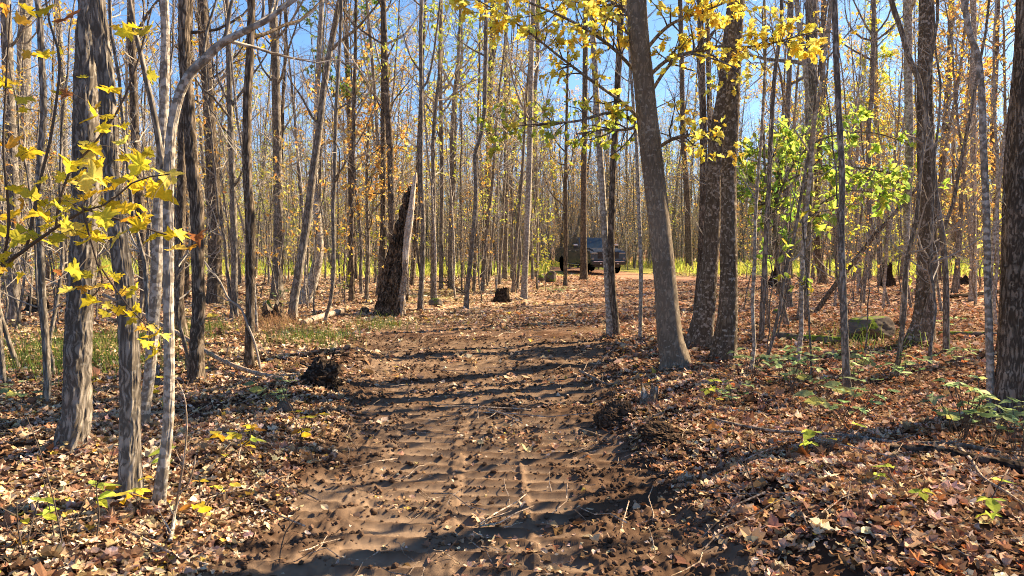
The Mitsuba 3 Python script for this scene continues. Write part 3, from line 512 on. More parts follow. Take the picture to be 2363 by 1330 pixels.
# ------------------------------------------------------------------ leaf litter
def litter(name, n, y0, y1, dens_pow, size, tmpl, seed, on_track=.09, wide=.74, label=None, tilt=.36, only=False):
    rng = np.random.default_rng(seed)
    y = y0 + (y1 - y0) * rng.uniform(size=n) ** dens_pow; x = rng.uniform(-wide, wide, n) * y
    m = track_mask(x, y) + road_mask(x, y) * 2
    cl = nz(x, y, 1.5, 61)
    keep = rng.uniform(size=n) < np.where(m > .02, np.maximum(1 - m * 1.15, 0) + on_track * (.22 + 2.2 * sstep(.50, .64, cl)) * (m < 1.5), .35 + 1.3 * sstep(.3, .6, cl))
    if only: keep &= m > .3
    x, y = x[keep], y[keep]; n = len(x)
    z = full_h(x, y) + .004 + rng.uniform(0, .022, n)
    side = rng.uniform(size=n) < sstep(-1.2, 3.5, x); col = np.where(side[:, None], pick(LIT_R, n, rng, .22), pick(LIT_L, n, rng, .22))
    az = rng.uniform(0, 6.283, n); ax = np.stack([np.cos(az), np.sin(az), rng.normal(.04, .24, n)], 1)
    nr = np.stack([rng.normal(0, tilt, n), rng.normal(0, tilt, n), np.ones(n)], 1)
    s = size * rng.lognormal(0, .32, n)
    vf, c = leaves(np.stack([x, y, z], 1) - ax * s[:, None] * .4, ax, nr, s, col, tmpl, rng, .75, .45)
    put(name, vf, 'leaf_dry', color=c); labels[name] = {'kind': 'stuff', 'label': label, 'category': 'fallen leaves'}
litter('fallen_leaves', 16000, 2.4, 7.5, .75, .052, LITTER, 11, on_track=.02, label='larger lobed brown leaves on the near forest floor')
litter('fallen_leaves_001', 62000, 2.4, 9, .75, .038, OAKISH, 14, on_track=.04, tilt=.42, label='small curled tan leaves matted over the near forest floor')
litter('fallen_leaves_002', 62000, 8, 17, .85, .066, OAKISH, 12, on_track=.12, label='brown and rust leaves covering the middle forest floor')
litter('fallen_leaves_003', 66000, 15, 42, .9, .09, SMALL, 13, label='tan leaves covering the distant forest floor')
litter('leaf_scraps', 52000, 2.6, 14, .8, .026, OAKISH, 15, on_track=.24, only=True, label='crushed leaf scraps trodden into the soil of the track')



def banked():
    rng = np.random.default_rng(19); X, Y, Z, S = [], [], [], []
    for x, y, r in BASES:
        n = int(120 + 900 * r); a = rng.uniform(0, 6.283, n); q = r * 1.25 + rng.exponential(.09, n); X.append(x + np.cos(a) * q); Y.append(y + np.sin(a) * q); Z.append(np.maximum(.06 - .35 * (q - r * 1.2), 0) * rng.uniform(0, 1.3, n)); S.append(.048 * rng.lognormal(0, .3, n))
    x, y, s = map(np.concatenate, (X, Y, S)); n = len(x); z = full_h(x, y) + .008 + np.concatenate(Z); az = rng.uniform(0, 6.283, n); ax = np.stack([np.cos(az), np.sin(az), rng.normal(0, .35, n)], 1)
    side = rng.uniform(size=n) < sstep(-1.2, 3.5, x); col = np.where(side[:, None], pick(LIT_R, n, rng, .22), pick(LIT_L, n, rng, .22))
    vf, c = leaves(np.stack([x, y, z], 1), ax, rng.normal(0, .5, (n, 3)) + [0, 0, 1], s, col, OAKISH, rng, .75, .45); put('banked_leaves', vf, 'leaf_dry', color=c); labels['banked_leaves'] = {'kind': 'stuff', 'label': 'fallen leaves banked against the feet of the trunks', 'category': 'fallen leaves'}
# ------------------------------------------------------------------ leafy limbs and understory
def leafy_limb(parent, px, w, d, bk, cnt, size, pal, tmpl, d2=None, n1=14, L1=.5, seed=0, n2=3, up=.02):
    rng = np.random.default_rng(seed + len(scene))
    P, R = limb(parent, px, w, d, bk, d2, sides=6)
    Q1, R1 = grow(P, R, n1, .12, 1, L1, 50, up, 5, rng, taper=.4, short=.3, rmin=.0022)
    Q2, R2 = grow(Q1, R1, n2, .2, 1, L1 * .45, 45, 0, 3, rng, taper=.5, short=.3, rmin=.0018)
    part(parent, 'twigs', merge([tubes(Q1, R1, 4), tubes(Q2, R2, 3)]), 'bark_twig_dark', kind='stuff')
    spray(parent, Q2, cnt, size, pal, tmpl, rng)
k, P_, R_ = tr('yellow_maple', 'yellow-leaved maple whose stem hides behind the big leaning trunk', [(1548, 838), (1534, 700), (1519, 500), (1499, 300), (1482, 100), (1474, 0)], (22, 20, 18, 16, 14), BG, H=7, n1=6, L1=1.2, t0=.75, leaf=(GOLD, 120, .09, LITTER, 3))
dm = P_[4, 1]
for i, (px, cnt, n1) in enumerate([([(1499, 300), (1440, 240), (1370, 190), (1290, 130), (1200, 60), (1100, 0)], 260, 20), ([(1490, 200), (1400, 100), (1300, 40), (1180, -10), (1090, -30)], 300, 20), ([(1500, 330), (1420, 260), (1330, 280), (1200, 290), (1130, 302)], 150, 16),
        ([(1482, 120), (1430, 60), (1360, 20), (1300, -10)], 190, 14), ([(1480, 60), (1420, 10), (1350, -30)], 120, 12), ([(1515, 345), (1570, 315), (1620, 320), (1668, 328)], 90, 10), ([(1495, 180), (1560, 130), (1640, 110), (1740, 108), (1800, 95), (1890, 72)], 330, 22),
        ([(1488, 120), (1560, 50), (1640, 20), (1710, -10)], 260, 16), ([(1500, 220), (1570, 130), (1640, 135), (1702, 162)], 50, 8), ([(1498, 280), (1440, 300), (1390, 300), (1330, 310)], 80, 10)]):
    leafy_limb(k, px, (9, 6, 3), dm, BG, int(cnt * 1.7), .062, GOLD if i not in (2, 9) else LIME, LITTER, d2=dm + (-1.5, -2.2, -1.2, 1, .6, -1.6, -1.9, -1.2, -2.2, 1)[i], n1=int(n1 * 1.5), L1=.44, seed=i)
k, P_, R_ = tr('green_shrub', 'bushy shrub of bright green backlit leaves in front of the twin-topped trunk', [(1816, 780), (1808, 720), (1798, 640), (1790, 540), (1788, 470), (1800, 400)], (13, 11, 9, 6), BG, d=12.6, noext=True, n1=6, L1=.6, t0=.5, cat='shrub', leaf=(GREEN, 120, .1, OVATE, 1))
BRG = [((.36, .52, .09), 5), ((.46, .58, .10), 4), ((.22, .35, .08), 3), ((.60, .58, .11), 3)]
for i, (px, cnt) in enumerate([([(1796, 620), (1788, 500), (1825, 390), (1900, 320), (1990, 305), (2070, 322), (2115, 345)], 330), ([(1788, 500), (1745, 430), (1705, 385)], 130), ([(1812, 420), (1930, 385), (2050, 400), (2110, 435)], 260), ([(1798, 600), (1870, 490), (1970, 440), (2070, 465)], 230),
        ([(1795, 430), (1810, 350), (1880, 300), (1950, 290)], 200), ([(1790, 520), (1760, 470), (1715, 450), (1690, 470)], 110), ([(1800, 410), (1760, 350), (1725, 345)], 120)]):
    leafy_limb(k, px, (6, 4, 2), 12.6, BG, int(cnt * 1.7), .10, BRG, OVATE, d2=(11.8, 13, 12.2, 13, 13.4, 12.1, 13.1)[i], n1=18, L1=.55, seed=i + 20)
k, P_, R_ = tr('green_seedling', 'small yellow-green seedling with a few broad leaves near the slim grey trunk', [(1872, 905), (1868, 760), (1858, 600), (1850, 500)], (5, 4, 3), BG, d=8, noext=True, n1=0, cat='seedling')
for i, (px, cnt) in enumerate([([(1864, 690), (1840, 640), (1800, 628)], 12), ([(1858, 600), (1830, 575), (1800, 572)], 12), ([(1855, 560), (1880, 535), (1905, 530)], 14), ([(1866, 720), (1850, 660), (1828, 652)], 8), ([(1852, 520), (1890, 490), (1930, 485)], 12)]):
    leafy_limb(k, px, (3, 2), 8, BG, cnt, .085, LIME, OVATE, n1=4, L1=.12, n2=2, seed=i + 40)
tr('green_tree', 'tree still carrying dark green leaves, upper left of the centre', [(808, 668), (810, 450), (806, 250), (800, 100), (797, 0)], (13, 12, 10, 8), BD, H=13, n1=30, L1=2.6, t0=.36, n2=5, n3=4, leaf=(DGREEN, 3200, .12, OAKISH, 6.4))
tr('yellow_green_tree', 'tall yellow-green leafy tree right of the slim leaning grey trunk', [(2030, 648), (2028, 450), (2022, 250), (2018, 60), (2016, 0)], (11, 10, 8), BG, H=14, n1=28, L1=1.7, t0=.3, n2=5, n3=3, leaf=(LIME, 2400, .12, OAKISH, 4.5))
tr('orange_maple', 'small maple with layered orange leaves just left of the broken snag', [(846, 692), (850, 560), (846, 430), (850, 320), (856, 240)], (9, 8, 6, 4), BG, H=6.2, n1=24, L1=1.5, t0=.2, up=.02, n2=4, n3=3, leaf=(ORANGE, 1500, .085, OAKISH, 1.2))
tr('orange_maple', 'orange and yellow small maple behind the thin twin-stemmed tree', [(1000, 650), (1000, 500), (1004, 380), (1000, 240)], (8, 7, 5, 4), BG, H=9, n1=24, L1=1.7, t0=.3, up=.03, n2=4, n3=3, leaf=(GOLD, 1300, .10, OAKISH, 3.4))
tr('orange_maple', 'orange-leaved small maple behind the thick banded trunk', [(2210, 668), (2205, 500), (2200, 350), (2206, 150)], (9, 8, 6, 4), BG, H=9, n1=26, L1=2.2, t0=.2, up=.03, n2=4, n3=3, leaf=(ORANGE, 2200, .095, OAKISH, 1.0))
tr('orange_maple', 'orange-leaved maple at the far right behind the massive edge trunk', [(2330, 680), (2325, 450), (2320, 250), (2316, 50)], (9, 8, 6, 4), BG, H=9, n1=26, L1=2.2, t0=.2, up=.03, n2=4, n3=3, leaf=(ORANGE, 2000, .095, OAKISH, 1.0))

# near yellow maple: every leaf its own piece
MV, MF = MAPLE
_m = trimesh.Trimesh(np.c_[MV, MV[:, 0] * 0], MF, process=False).subdivide()
HERO = (np.array(_m.vertices)[:, :2], np.array(_m.faces))
mk = thing('maple_sapling', 'young maple with big yellow leaves reaching in from the left edge', 'sapling')
def stem3(px, w, d0, d1):
    return limb(mk, px, w, d0, 'bark_twig_dark', d1, sides=8, name='stem', n=30)[0][0]
S = [stem3([(-70, 1420), (-50, 1000), (-25, 760), (0, 625), (60, 575), (130, 525), (190, 488), (250, 470), (300, 425), (392, 402)], (14, 12, 9, 6, 4, 3), 3.1, 2.9),
     stem3([(62, 573), (90, 430), (120, 300), (138, 150), (112, 40), (100, -60)], (7, 6, 4), 3.05, 3.2), stem3([(130, 525), (160, 400), (215, 335), (280, 240), (335, 80), (350, 20)], (6, 5, 3), 3.0, 3.1),
     stem3([(190, 480), (300, 515), (400, 545), (460, 552)], (6, 4, 3), 2.95, 3.1), stem3([(0, 625), (20, 500), (8, 350), (14, 190), (25, 10)], (7, 5, 3), 3.08, 2.8), stem3([(190, 480), (222, 600), (235, 640), (206, 690)], (5, 4, 3), 2.95, 3.0), stem3([(222, 600), (290, 700), (345, 770), (352, 830)], (4, 3, 2), 2.98, 3.1)]
SP = np.vstack(S)
HL = """10,22,32,o 65,28,42,y 101,25,52,y 157,38,62,b 62,127,30,o 103,130,44,y 140,125,22,y 15,190,58,y 52,230,42,g 340,70,52,g 285,75,42,y 268,65,24,o 195,180,26,g 245,207,54,y 350,175,40,g 150,220,28,b 222,248,32,o 222,268,50,y 240,300,38,y 283,295,32,y
278,330,38,y 210,330,44,y 215,350,52,y 20,345,62,o 75,352,58,y 325,360,46,y 345,355,28,g 232,385,42,y 160,388,54,y 200,370,54,y 320,390,56,y 280,370,34,y 385,410,64,y 205,412,60,y 240,418,44,y 280,420,64,y 315,425,54,y 200,435,54,y 350,438,44,y 310,440,34,y
145,455,54,y 210,450,50,y 375,455,70,y 350,432,32,y 65,452,48,g 15,465,44,y 55,472,32,o 310,472,44,y 200,490,44,y 290,485,44,y 20,498,54,y 85,500,54,y 240,510,58,g 305,505,44,o 330,510,40,y 10,535,50,g 75,540,64,g 170,525,60,y 210,545,64,y 235,550,50,y 275,545,54,y
315,530,44,y 355,545,54,y 190,560,44,y 85,560,36,y 410,545,50,y 455,548,48,b 412,575,48,y 440,570,38,o 165,622,46,g 135,630,24,b 152,672,40,y 187,662,28,o 205,700,44,y 250,707,24,y 350,775,44,y 325,760,28,o 350,825,38,y 130,480,46,g 40,440,44,y 105,525,40,y 260,470,48,y 245,440,46,y 180,410,44,y 120,560,46,g 35,560,48,g 5,590,40,y"""
TONE = dict(y=[((0.845, 0.640, 0.051), 4), ((0.768, 0.589, 0.038), 4), ((0.896, 0.717, 0.154), 2)], o=[((0.742, 0.384, 0.051), 1), ((0.768, 0.486, 0.064), 1)], g=[((0.538, 0.486, 0.051), 1), ((0.640, 0.550, 0.064), 1)], b=[((0.358, 0.154, 0.064), 1)])
rng = np.random.default_rng(404); pet = []
for _ in range(46):
    i = rng.integers(0, len(SP)); q = SP[i] - EYE; HL += f" {CX + F * (q @ [1, 0, 0]) / (q @ FWD) + rng.normal(0, 26):.0f},{CY - F * (q @ UPV) / (q @ FWD) + rng.normal(0, 24):.0f},{rng.uniform(24, 40):.0f},{rng.choice(list('yyyyggo'))}"
for item in HL.split():
    x, y, s, t = item.split(','); x, y, s = float(x), float(y), float(s) * 1.0
    d = 3.0 + rng.normal(0, .14); p = A(x, y, d); L = s * d / F
    j = np.argmin(np.linalg.norm(SP - p, axis=1)); a0 = unit(p - SP[j]) * .6 + rng.normal(0, .5, 3) + [0, 0, -.5]
    nr = np.array([rng.normal(.1, .5), -.45 + rng.normal(0, .3), .75 + rng.normal(0, .35)])
    a0 = unit(a0 - nr * (a0 @ nr) / (nr @ nr)); b0 = p - a0 * L * .45
    vf, c = leaves(b0[None], a0[None], nr[None], np.array([L]), pick(TONE[t], 1, rng, .10), HERO, rng, .45, .25)
    c = c * rng.normal(1, .05, (len(c), 1)); out = np.linalg.norm(HERO[0] - [.3, 0], axis=1); brown = np.clip((out - .28) * 3, 0, 1) * (rng.uniform(size=len(out)) < .5) * rng.choice([0, .25, .8])
    c = c * (1 - brown[:, None]) + np.array([.30, .15, .05]) * brown[:, None]
    part(mk, 'leaf', vf, 'leaf_live', color=np.clip(c, .01, .9), smooth=True)
    mid = (SP[j] + b0) / 2 + [0, 0, .02]; pet.append(np.array([SP[j], mid, b0]))
part(mk, 'leaf_stalks', tubes(np.array(pet), np.full((len(pet), 3), .0012), 4), 'bark_twig_dark', kind='stuff')

banked()
# ------------------------------------------------------------------ low plants, grass, shoots
def plant_parts(seed, n, h, size, pal, tmpl=OVATE, spread=.25):
    rng = np.random.default_rng(seed); P, pos, ax, nr = [], [], [], []
    for i in range(n):
        a = rng.uniform(0, 6.28); r = spread * rng.uniform(.2, 1); top = np.array([r * math.cos(a), r * math.sin(a), h * rng.uniform(.5, 1)])
        b = np.array([.03 * rng.normal(), .03 * rng.normal(), -.03]); m = (b + top) / 2 + [0, 0, .1 * h]; P.append([b, m, top])
        for k in range(3):
            aa = a + (k - 1) * 1.3; pos.append(top); ax.append([math.cos(aa), math.sin(aa), rng.normal(-.15, .15)]); nr.append([rng.normal(0, .3), rng.normal(0, .3), 1])
        if rng.uniform() < .6: pos.append(m); ax.append([math.cos(a + 2), math.sin(a + 2), 0]); nr.append([rng.normal(0, .3), rng.normal(0, .3), 1])
    N = len(pos); vf, c = leaves(np.array(pos), np.array(ax), np.array(nr), size * rng.lognormal(0, .25, N), pick(pal, N, rng), tmpl, rng, .4, .3)
    return {'stems': mikit.ply(tubes(np.array(P), np.full((n, 3), .003), 4), 'bark_twig_dark'), 'leaves': mikit.ply(vf, 'leaf_live', color=c)}
BRAM = [((.27, .37, .19), 4), ((.36, .44, .22), 3), ((.17, .25, .11), 3), ((.45, .44, .14), 1)]
for g, o in (('bramble_a', (1, 9, .32, .085, BRAM)), ('bramble_b', (2, 6, .26, .08, BRAM)), ('bramble_c', (3, 12, .4, .08, BRAM)), ('seedling_a', (4, 3, .2, .075, LIME)), ('seedling_b', (5, 4, .25, .08, YEL))): group_of(g, plant_parts(*o))
rng = np.random.default_rng(505)
for px, py, g, lab in [(1820, 925, 'bramble_c', 'largest clump of green bramble leaves, left of the slim grey trunk'), (1850, 880, 'bramble_a', 'bramble clump behind the largest green clump on the right'), (1905, 915, 'bramble_b', 'low bramble between the largest clump and the slim grey trunk'),
        (1968, 905, 'bramble_c', 'pale bramble at the foot of the slim grey trunk'), (2000, 950, 'bramble_b', 'bramble sprig just right of the slim grey trunk'), (1950, 985, 'bramble_b', 'bramble sprig in front of the slim grey trunk'), (1695, 945, 'bramble_b', 'small green plant right of the big leaning trunk'),
        (1655, 950, 'seedling_a', 'bright yellow-green seedling right of the big leaning trunk'), (1735, 885, 'bramble_a', 'bramble sprig in front of the big close pair of trunks'), (2235, 1020, 'bramble_c', 'spreading pale bramble left of the pale birch-like stem'), (2290, 1035, 'bramble_a', 'bramble below the pale birch-like stem'),
        (2190, 1000, 'bramble_b', 'bramble sprig left of the spreading pale bramble'), (2335, 1000, 'bramble_b', 'bramble at the foot of the massive edge trunk'), (2095, 890, 'bramble_b', 'bramble sprig in front of the thick banded trunk'), (2210, 860, 'bramble_a', 'bramble in the sun right of the thick banded trunk'),
        (2050, 880, 'bramble_b', 'bramble sprig right of the slim grey trunk, in the sun'), (2355, 1060, 'bramble_a', 'bramble touching the right edge of the picture'), (1900, 1065, 'seedling_a', 'green sprig beside the long fallen branch'), (2090, 1190, 'seedling_a', 'yellow-green sprig in the shaded leaves, lower right'), (2270, 1225, 'seedling_a', 'green sprig near the lower right corner'),
        (60, 940, 'bramble_b', 'green plant near the left edge below the knobbly trunk'), (470, 1110, 'seedling_a', 'lime green seedling right of the forked tree foot'), (130, 1250, 'seedling_a', 'yellow-green seedling in the lower left corner'), (20, 1300, 'seedling_a', 'lime seedling touching the left edge at the bottom'), (225, 930, 'seedling_b', 'yellow maple seedling between the two furrowed trunks'),
        (335, 935, 'seedling_b', 'yellow seedling right of the brown curving trunk'), (590, 1065, 'seedling_b', 'single pale yellow seedling at the left edge of the track'), (680, 1040, 'seedling_b', 'yellow seedling on the left rim of the dirt track'), (320, 1190, 'seedling_b', 'yellow leaves at the foot of the brown curving trunk'), (450, 1215, 'seedling_b', 'yellow seedling in front of the forked tree'),
        (640, 945, 'bramble_b', 'green sprig in front of the black root clump on the left'), (1285, 690, 'bramble_a', 'fern-like green plant behind the track bend'), (1650, 800, 'bramble_b', 'sprig between the trunks of the big close pair'), (2190, 770, 'bramble_a', 'sunlit green plant right of the thick banded trunk foot'), (640, 700, 'bramble_a', 'green plant at the foot of the burled lichen trunk'), (790, 690, 'bramble_c', 'leafy green plant left of the broken snag foot')]:
    q = G(px, py); key = thing('bramble_plant' if g[0] == 'b' else 'seedling', lab, 'plant'); instance(key, g, q[0], q[1], rng.uniform(0, 360), rng.uniform(.85, 1.2), dz=.02); soft(key, 'stems', 'leaves')
def blades(name, label, n, spot, h, w, pal, seed):
    rng = np.random.default_rng(seed); x, y = spot(rng, n); n = len(x); z = full_h(x, y) - .01
    a = rng.uniform(0, 6.28, n); hh = h * rng.lognormal(0, .3, n); ln = hh * rng.uniform(.3, 1.5, n)
    p0 = np.stack([x, y, z], 1); dr = np.stack([np.cos(a), np.sin(a), 0 * a], 1); sd = np.stack([-np.sin(a), np.cos(a), 0 * a], 1) * (w / 2)
    p1 = p0 + dr * ln[:, None] * .35 + np.stack([0 * a, 0 * a, hh * .7], 1); p2 = p0 + dr * ln[:, None] + np.stack([0 * a, 0 * a, hh * rng.uniform(.45, 1, n)], 1)
    v = np.stack([p0 - sd, p0 + sd, p1 - sd * .8, p1 + sd * .8, p2], 1).reshape(-1, 3)
    f = (np.array([[0, 1, 3], [0, 3, 2], [2, 3, 4]])[None] + (np.arange(n) * 5)[:, None, None]).reshape(-1, 3)
    put(name, (v, f), 'leaf_live', color=np.repeat(pick(pal, n, rng), 5, 0)); labels[name] = {'kind': 'stuff', 'label': label, 'category': 'grass'}
GRS = [((.10, .17, .04), 4), ((.15, .21, .05), 3), ((.26, .27, .08), 2), ((.06, .11, .03), 3)]
FLD = [((.50, .50, .10), 4), ((.40, .48, .09), 4), ((.55, .48, .16), 2), ((.28, .38, .07), 2)]
def patches(cs):
    def f(rng, n):
        i = rng.integers(0, len(cs), n); c = np.array(cs)[i]; return c[:, 0] + rng.normal(0, 1, n) * c[:, 2], c[:, 1] + rng.normal(0, 1, n) * c[:, 3]
    return f
gp = [(*G(a, b)[:2], c, d) for a, b, c, d in ((60, 800, .9, .7), (120, 830, .8, .6), (230, 800, .7, .8), (40, 850, .6, .5), (330, 790, .6, .6), (240, 850, .6, .4))]
blades('grass_tuft', 'drooping green grass in the shade at the left', 2600, patches(gp), .22, .006, GRS, 1)
gp = [(*G(a, b)[:2], c, d) for a, b, c, d in ((700, 795, .35, .3), (740, 785, .3, .3), (480, 765, .3, .25), (1700, 690, .6, .8), (1990, 800, .5, .4), (880, 760, .3, .3))]
blades('grass_tuft_001', 'small scattered grass tufts along the track', 1300, patches(gp), .22, .006, GRS, 2)
def field(rng, n):
    y = rng.uniform(36, 60, n); x = rng.uniform(-.72, .72, n) * y; k = (np.abs(x - lerp_tab(y, RC)) > 2.0) & (rng.uniform(size=n) < sstep(35, 41, y + 3 * (nz(x, y, .25, 71) - .5))) & (nz(x, y, .35, 72) > .47) & ~((y < 47) & (CX + F * x / y > 1270) & (CX + F * x / y < 1480))
    return x[k], y[k]
blades('meadow_grass', 'bright sunlit grass strip behind the thicket', 34000, field, .5, .035, FLD, 3)
shp = [(*G(a, b)[:2], c, c) for a, b, c in ((650, 755, .35), (630, 770, .3), (615, 750, .25))]
blades('dry_grass', 'tangled dry brown grass in front of the mossy cut stump', 900, patches(shp), .22, .005, [((.34, .22, .12), 3), ((.26, .16, .09), 2)], 4)

def shoot(name, label, px, w, d, bk='bark_twig_dark', cat='shoot', group=None):
    key = thing(name, label, cat, group); px = np.array(px, float)
    pts = np.array([A(x, y, d) for x, y in px]); pts[0, 2] = gz(pts[0, 0], pts[0, 1]) - .03
    L = smooth_line(np.c_[pts, np.interp(np.linspace(0, 1, len(px)), [0, 1], w) * d / F / 2], 20)
    part(key, 'stem', tubes(L[None, :, :3], L[None, :, 3], 7), bk, smooth=True)
    Q, R = grow(L[None, :, :3], L[None, :, 3], 6, .25, .95, .16 * d / 4, 40, .05, 4, np.random.default_rng(len(scene)), rmin=.0012)
    part(key, 'twigs', tubes(Q, R, 3), bk, kind='stuff')
shoot('bent_sapling', 'thin bare sapling bent in an arc in front of the smooth dark pole-like trunk', [(602, 855), (589, 796), (572, 752), (555, 711), (528, 691), (508, 650), (481, 617), (457, 579)], (6, 4), 8.6, 'bark_twig', 'sapling')
shoot('bare_shoot', 'thin curved pale shoot right of the forked tree', [(400, 1193), (415, 1117), (426, 1052), (431, 976), (428, 929), (408, 879)], (6, 3), G(400, 1193)[1], 'dead_wood')
shoot('bare_shoot', 'short pale stick leaning beside the curved pale shoot', [(405, 1190), (411, 1150), (438, 1110), (451, 1052)], (6, 3.5), G(405, 1190)[1], 'dead_wood')
for pts, lab in [([(150, 1275), (125, 1160), (95, 1050), (60, 960)], 'dark bare shoot slanting left in the lower left corner'), ([(128, 1255), (110, 1150), (98, 1100)], 'short dark bare shoot beside the slanting one, lower left'), ([(65, 1290), (40, 1200), (38, 1160)], 'pale short shoot near the lower left corner'), ([(215, 1250), (228, 1180), (222, 1130), (250, 1075), (262, 1040)], 'thin crooked shoot left of the brown curving trunk foot'),
                 ([(645, 1290), (655, 1240), (690, 1190)], 'thin dark shoot at the left rim of the track'), ([(700, 980), (655, 905), (648, 880)], 'thin shoot in front of the black root clump'), ([(1745, 1180), (1730, 1100), (1690, 1040)], 'thin shoot in the shaded leaves right of the track'), ([(2030, 1240), (2000, 1180), (1990, 1130)], 'thin shoot in the shaded leaves, lower right')]:
    shoot('bare_shoot', lab, pts, (4, 2), G(*pts[0])[1], group='bare shoots in the leaves')

# ------------------------------------------------------------------ fallen wood
def pole(name, label, px, w, bk='dead_wood', lift=.03, cat='branch', moss=None, rough=.002, sides=12, ends=True):
    key = thing(name, label, cat); px = np.array(px, float)
    q = np.array([G(*p) for p in px]); W = np.interp(np.linspace(0, 1, len(px)), np.linspace(0, 1, len(w)), w) * q[:, 1] / F / 2
    q[:, 2] = full_h(q[:, 0], q[:, 1]) + W * .6 + (np.array(lift) if np.ndim(lift) else lift)
    L = smooth_line(np.c_[q, W], 60)
    v, f = trunk_mesh(L[:, :3], L[:, 3], sides, len(scene), rough, 0, lump=.10)
    f = np.vstack([f, np.stack([(np.arange(sides) + 1) % sides, np.arange(sides), np.full(sides, len(v))], 1)]); v = np.vstack([v, L[:1, :3]])
    part(key, 'stem', (v, f), bk, smooth=True)
    if sides < 16:
        Q, R = grow(L[None, :, :3], L[None, :, 3], 5, .2, .95, .35 * q[0, 1] / 6, 45, .1, 4, np.random.default_rng(len(scene)), rmin=.002)
        part(key, 'twigs', tubes(Q, R, 4), bk, kind='stuff')
    return key
pole('fallen_pole', 'long pale fallen pole slanting down to the black root clump on the left', [(240, 705), (318, 750), (405, 800), (480, 840), (550, 868), (600, 888), (655, 908)], (8, 11, 9), lift=[.25, .22, .18, .12, .08, .04, .03])
pole('fallen_branch', 'long dark fallen branch lying across the leaves on the right', [(1640, 997), (1800, 1008), (1940, 1020), (2070, 1040), (2220, 1062), (2308, 1078)], (6, 9, 12), 'bark_grey')
pole('fallen_branch', 'crooked bare branch curving towards the right edge, below the long one', [(2213, 1070), (2241, 1116), (2285, 1168), (2370, 1215)], (9, 8, 6))
pole('fallen_branch', 'forked stick lying in the leaves at the bottom left', [(274, 1224), (325, 1246), (361, 1271), (408, 1300), (480, 1340)], (7, 7, 6), 'dead_wood')
pole('fallen_branch', 'grey stick leaning in the leaves below the pale shoots', [(393, 1262), (400, 1225), (404, 1190)], (10, 8), 'bark_pale')
pole('fallen_branch', 'pale stick lying between the furrowed trunk and the forked tree', [(325, 1088), (345, 1078), (372, 1065)], (11, 9), 'bark_pale')
pole('fallen_branch', 'stick on the soil between the track and the big leaning trunk', [(1340, 868), (1370, 884), (1402, 900)], (7, 5))
pole('fallen_branch', 'pale stick lying left of the big leaning trunk', [(1420, 802), (1460, 812), (1495, 824)], (7, 4))
pole('fallen_branch', 'small root stick lying on the soil in the middle of the track', [(1125, 955), (1160, 965), (1205, 982)], (5, 4))
pole('fallen_branch', 'dark branch lying behind the crooked S-shaped stem', [(985, 655), (1010, 653), (1045, 664), (1070, 680)], (5, 4), 'bark_dark')
pole('fallen_log', 'pale weathered log behind the bent foot of the thin stem, left of the snag', [(700, 754), (730, 744), (765, 733), (792, 722)], (15, 13), cat='log', sides=16, rough=.006)
pole('fallen_log', 'charred mossy log half buried at the right edge', [(2055, 1078), (2150, 1088), (2250, 1104), (2375, 1122)], (26, 30, 34), 'charred', lift=.0, cat='log', sides=20, rough=.012)
pole('fallen_log', 'dark mossy log left of the mossy boulder', [(1790, 778), (1850, 786), (1900, 792), (1945, 796)], (18, 22, 20), 'mossy_stone', lift=.0, cat='log', sides=16, rough=.01)
pole('fallen_log', 'thin mossy log lying right of the thick banded trunk', [(2165, 776), (2230, 778), (2300, 778)], (12, 10), 'mossy_stone', lift=.02, cat='log', sides=16, rough=.006)
pole('fallen_log', 'dark log lying beyond the thin curved stem on the right', [(2190, 690), (2260, 684), (2310, 676)], (10, 9), 'charred', lift=.02, cat='log', sides=16)
key = thing('leaning_dead_tree', 'dark dead stem leaning up to the right behind the mossy boulder', 'tree')
pts = [A(x, y, 15.5) for x, y in ((1882, 722), (1928, 657), (1975, 598), (2020, 542), (2081, 474), (2130, 420))]
L = smooth_line(np.c_[np.array(pts), np.array([12, 11, 10, 9, 8, 5]) * 15.5 / F / 2], 40); part(key, 'trunk', trunk_mesh(L[:, :3], L[:, 3], 10, 5, .003, 0), 'bark_dark', smooth=True)
Q, R = grow(L[None, :, :3], L[None, :, 3], 10, .2, 1, 1.0, 50, .05, 5, np.random.default_rng(9)); part(key, 'twigs', tubes(Q, R, 4), 'bark_twig_dark', kind='stuff')

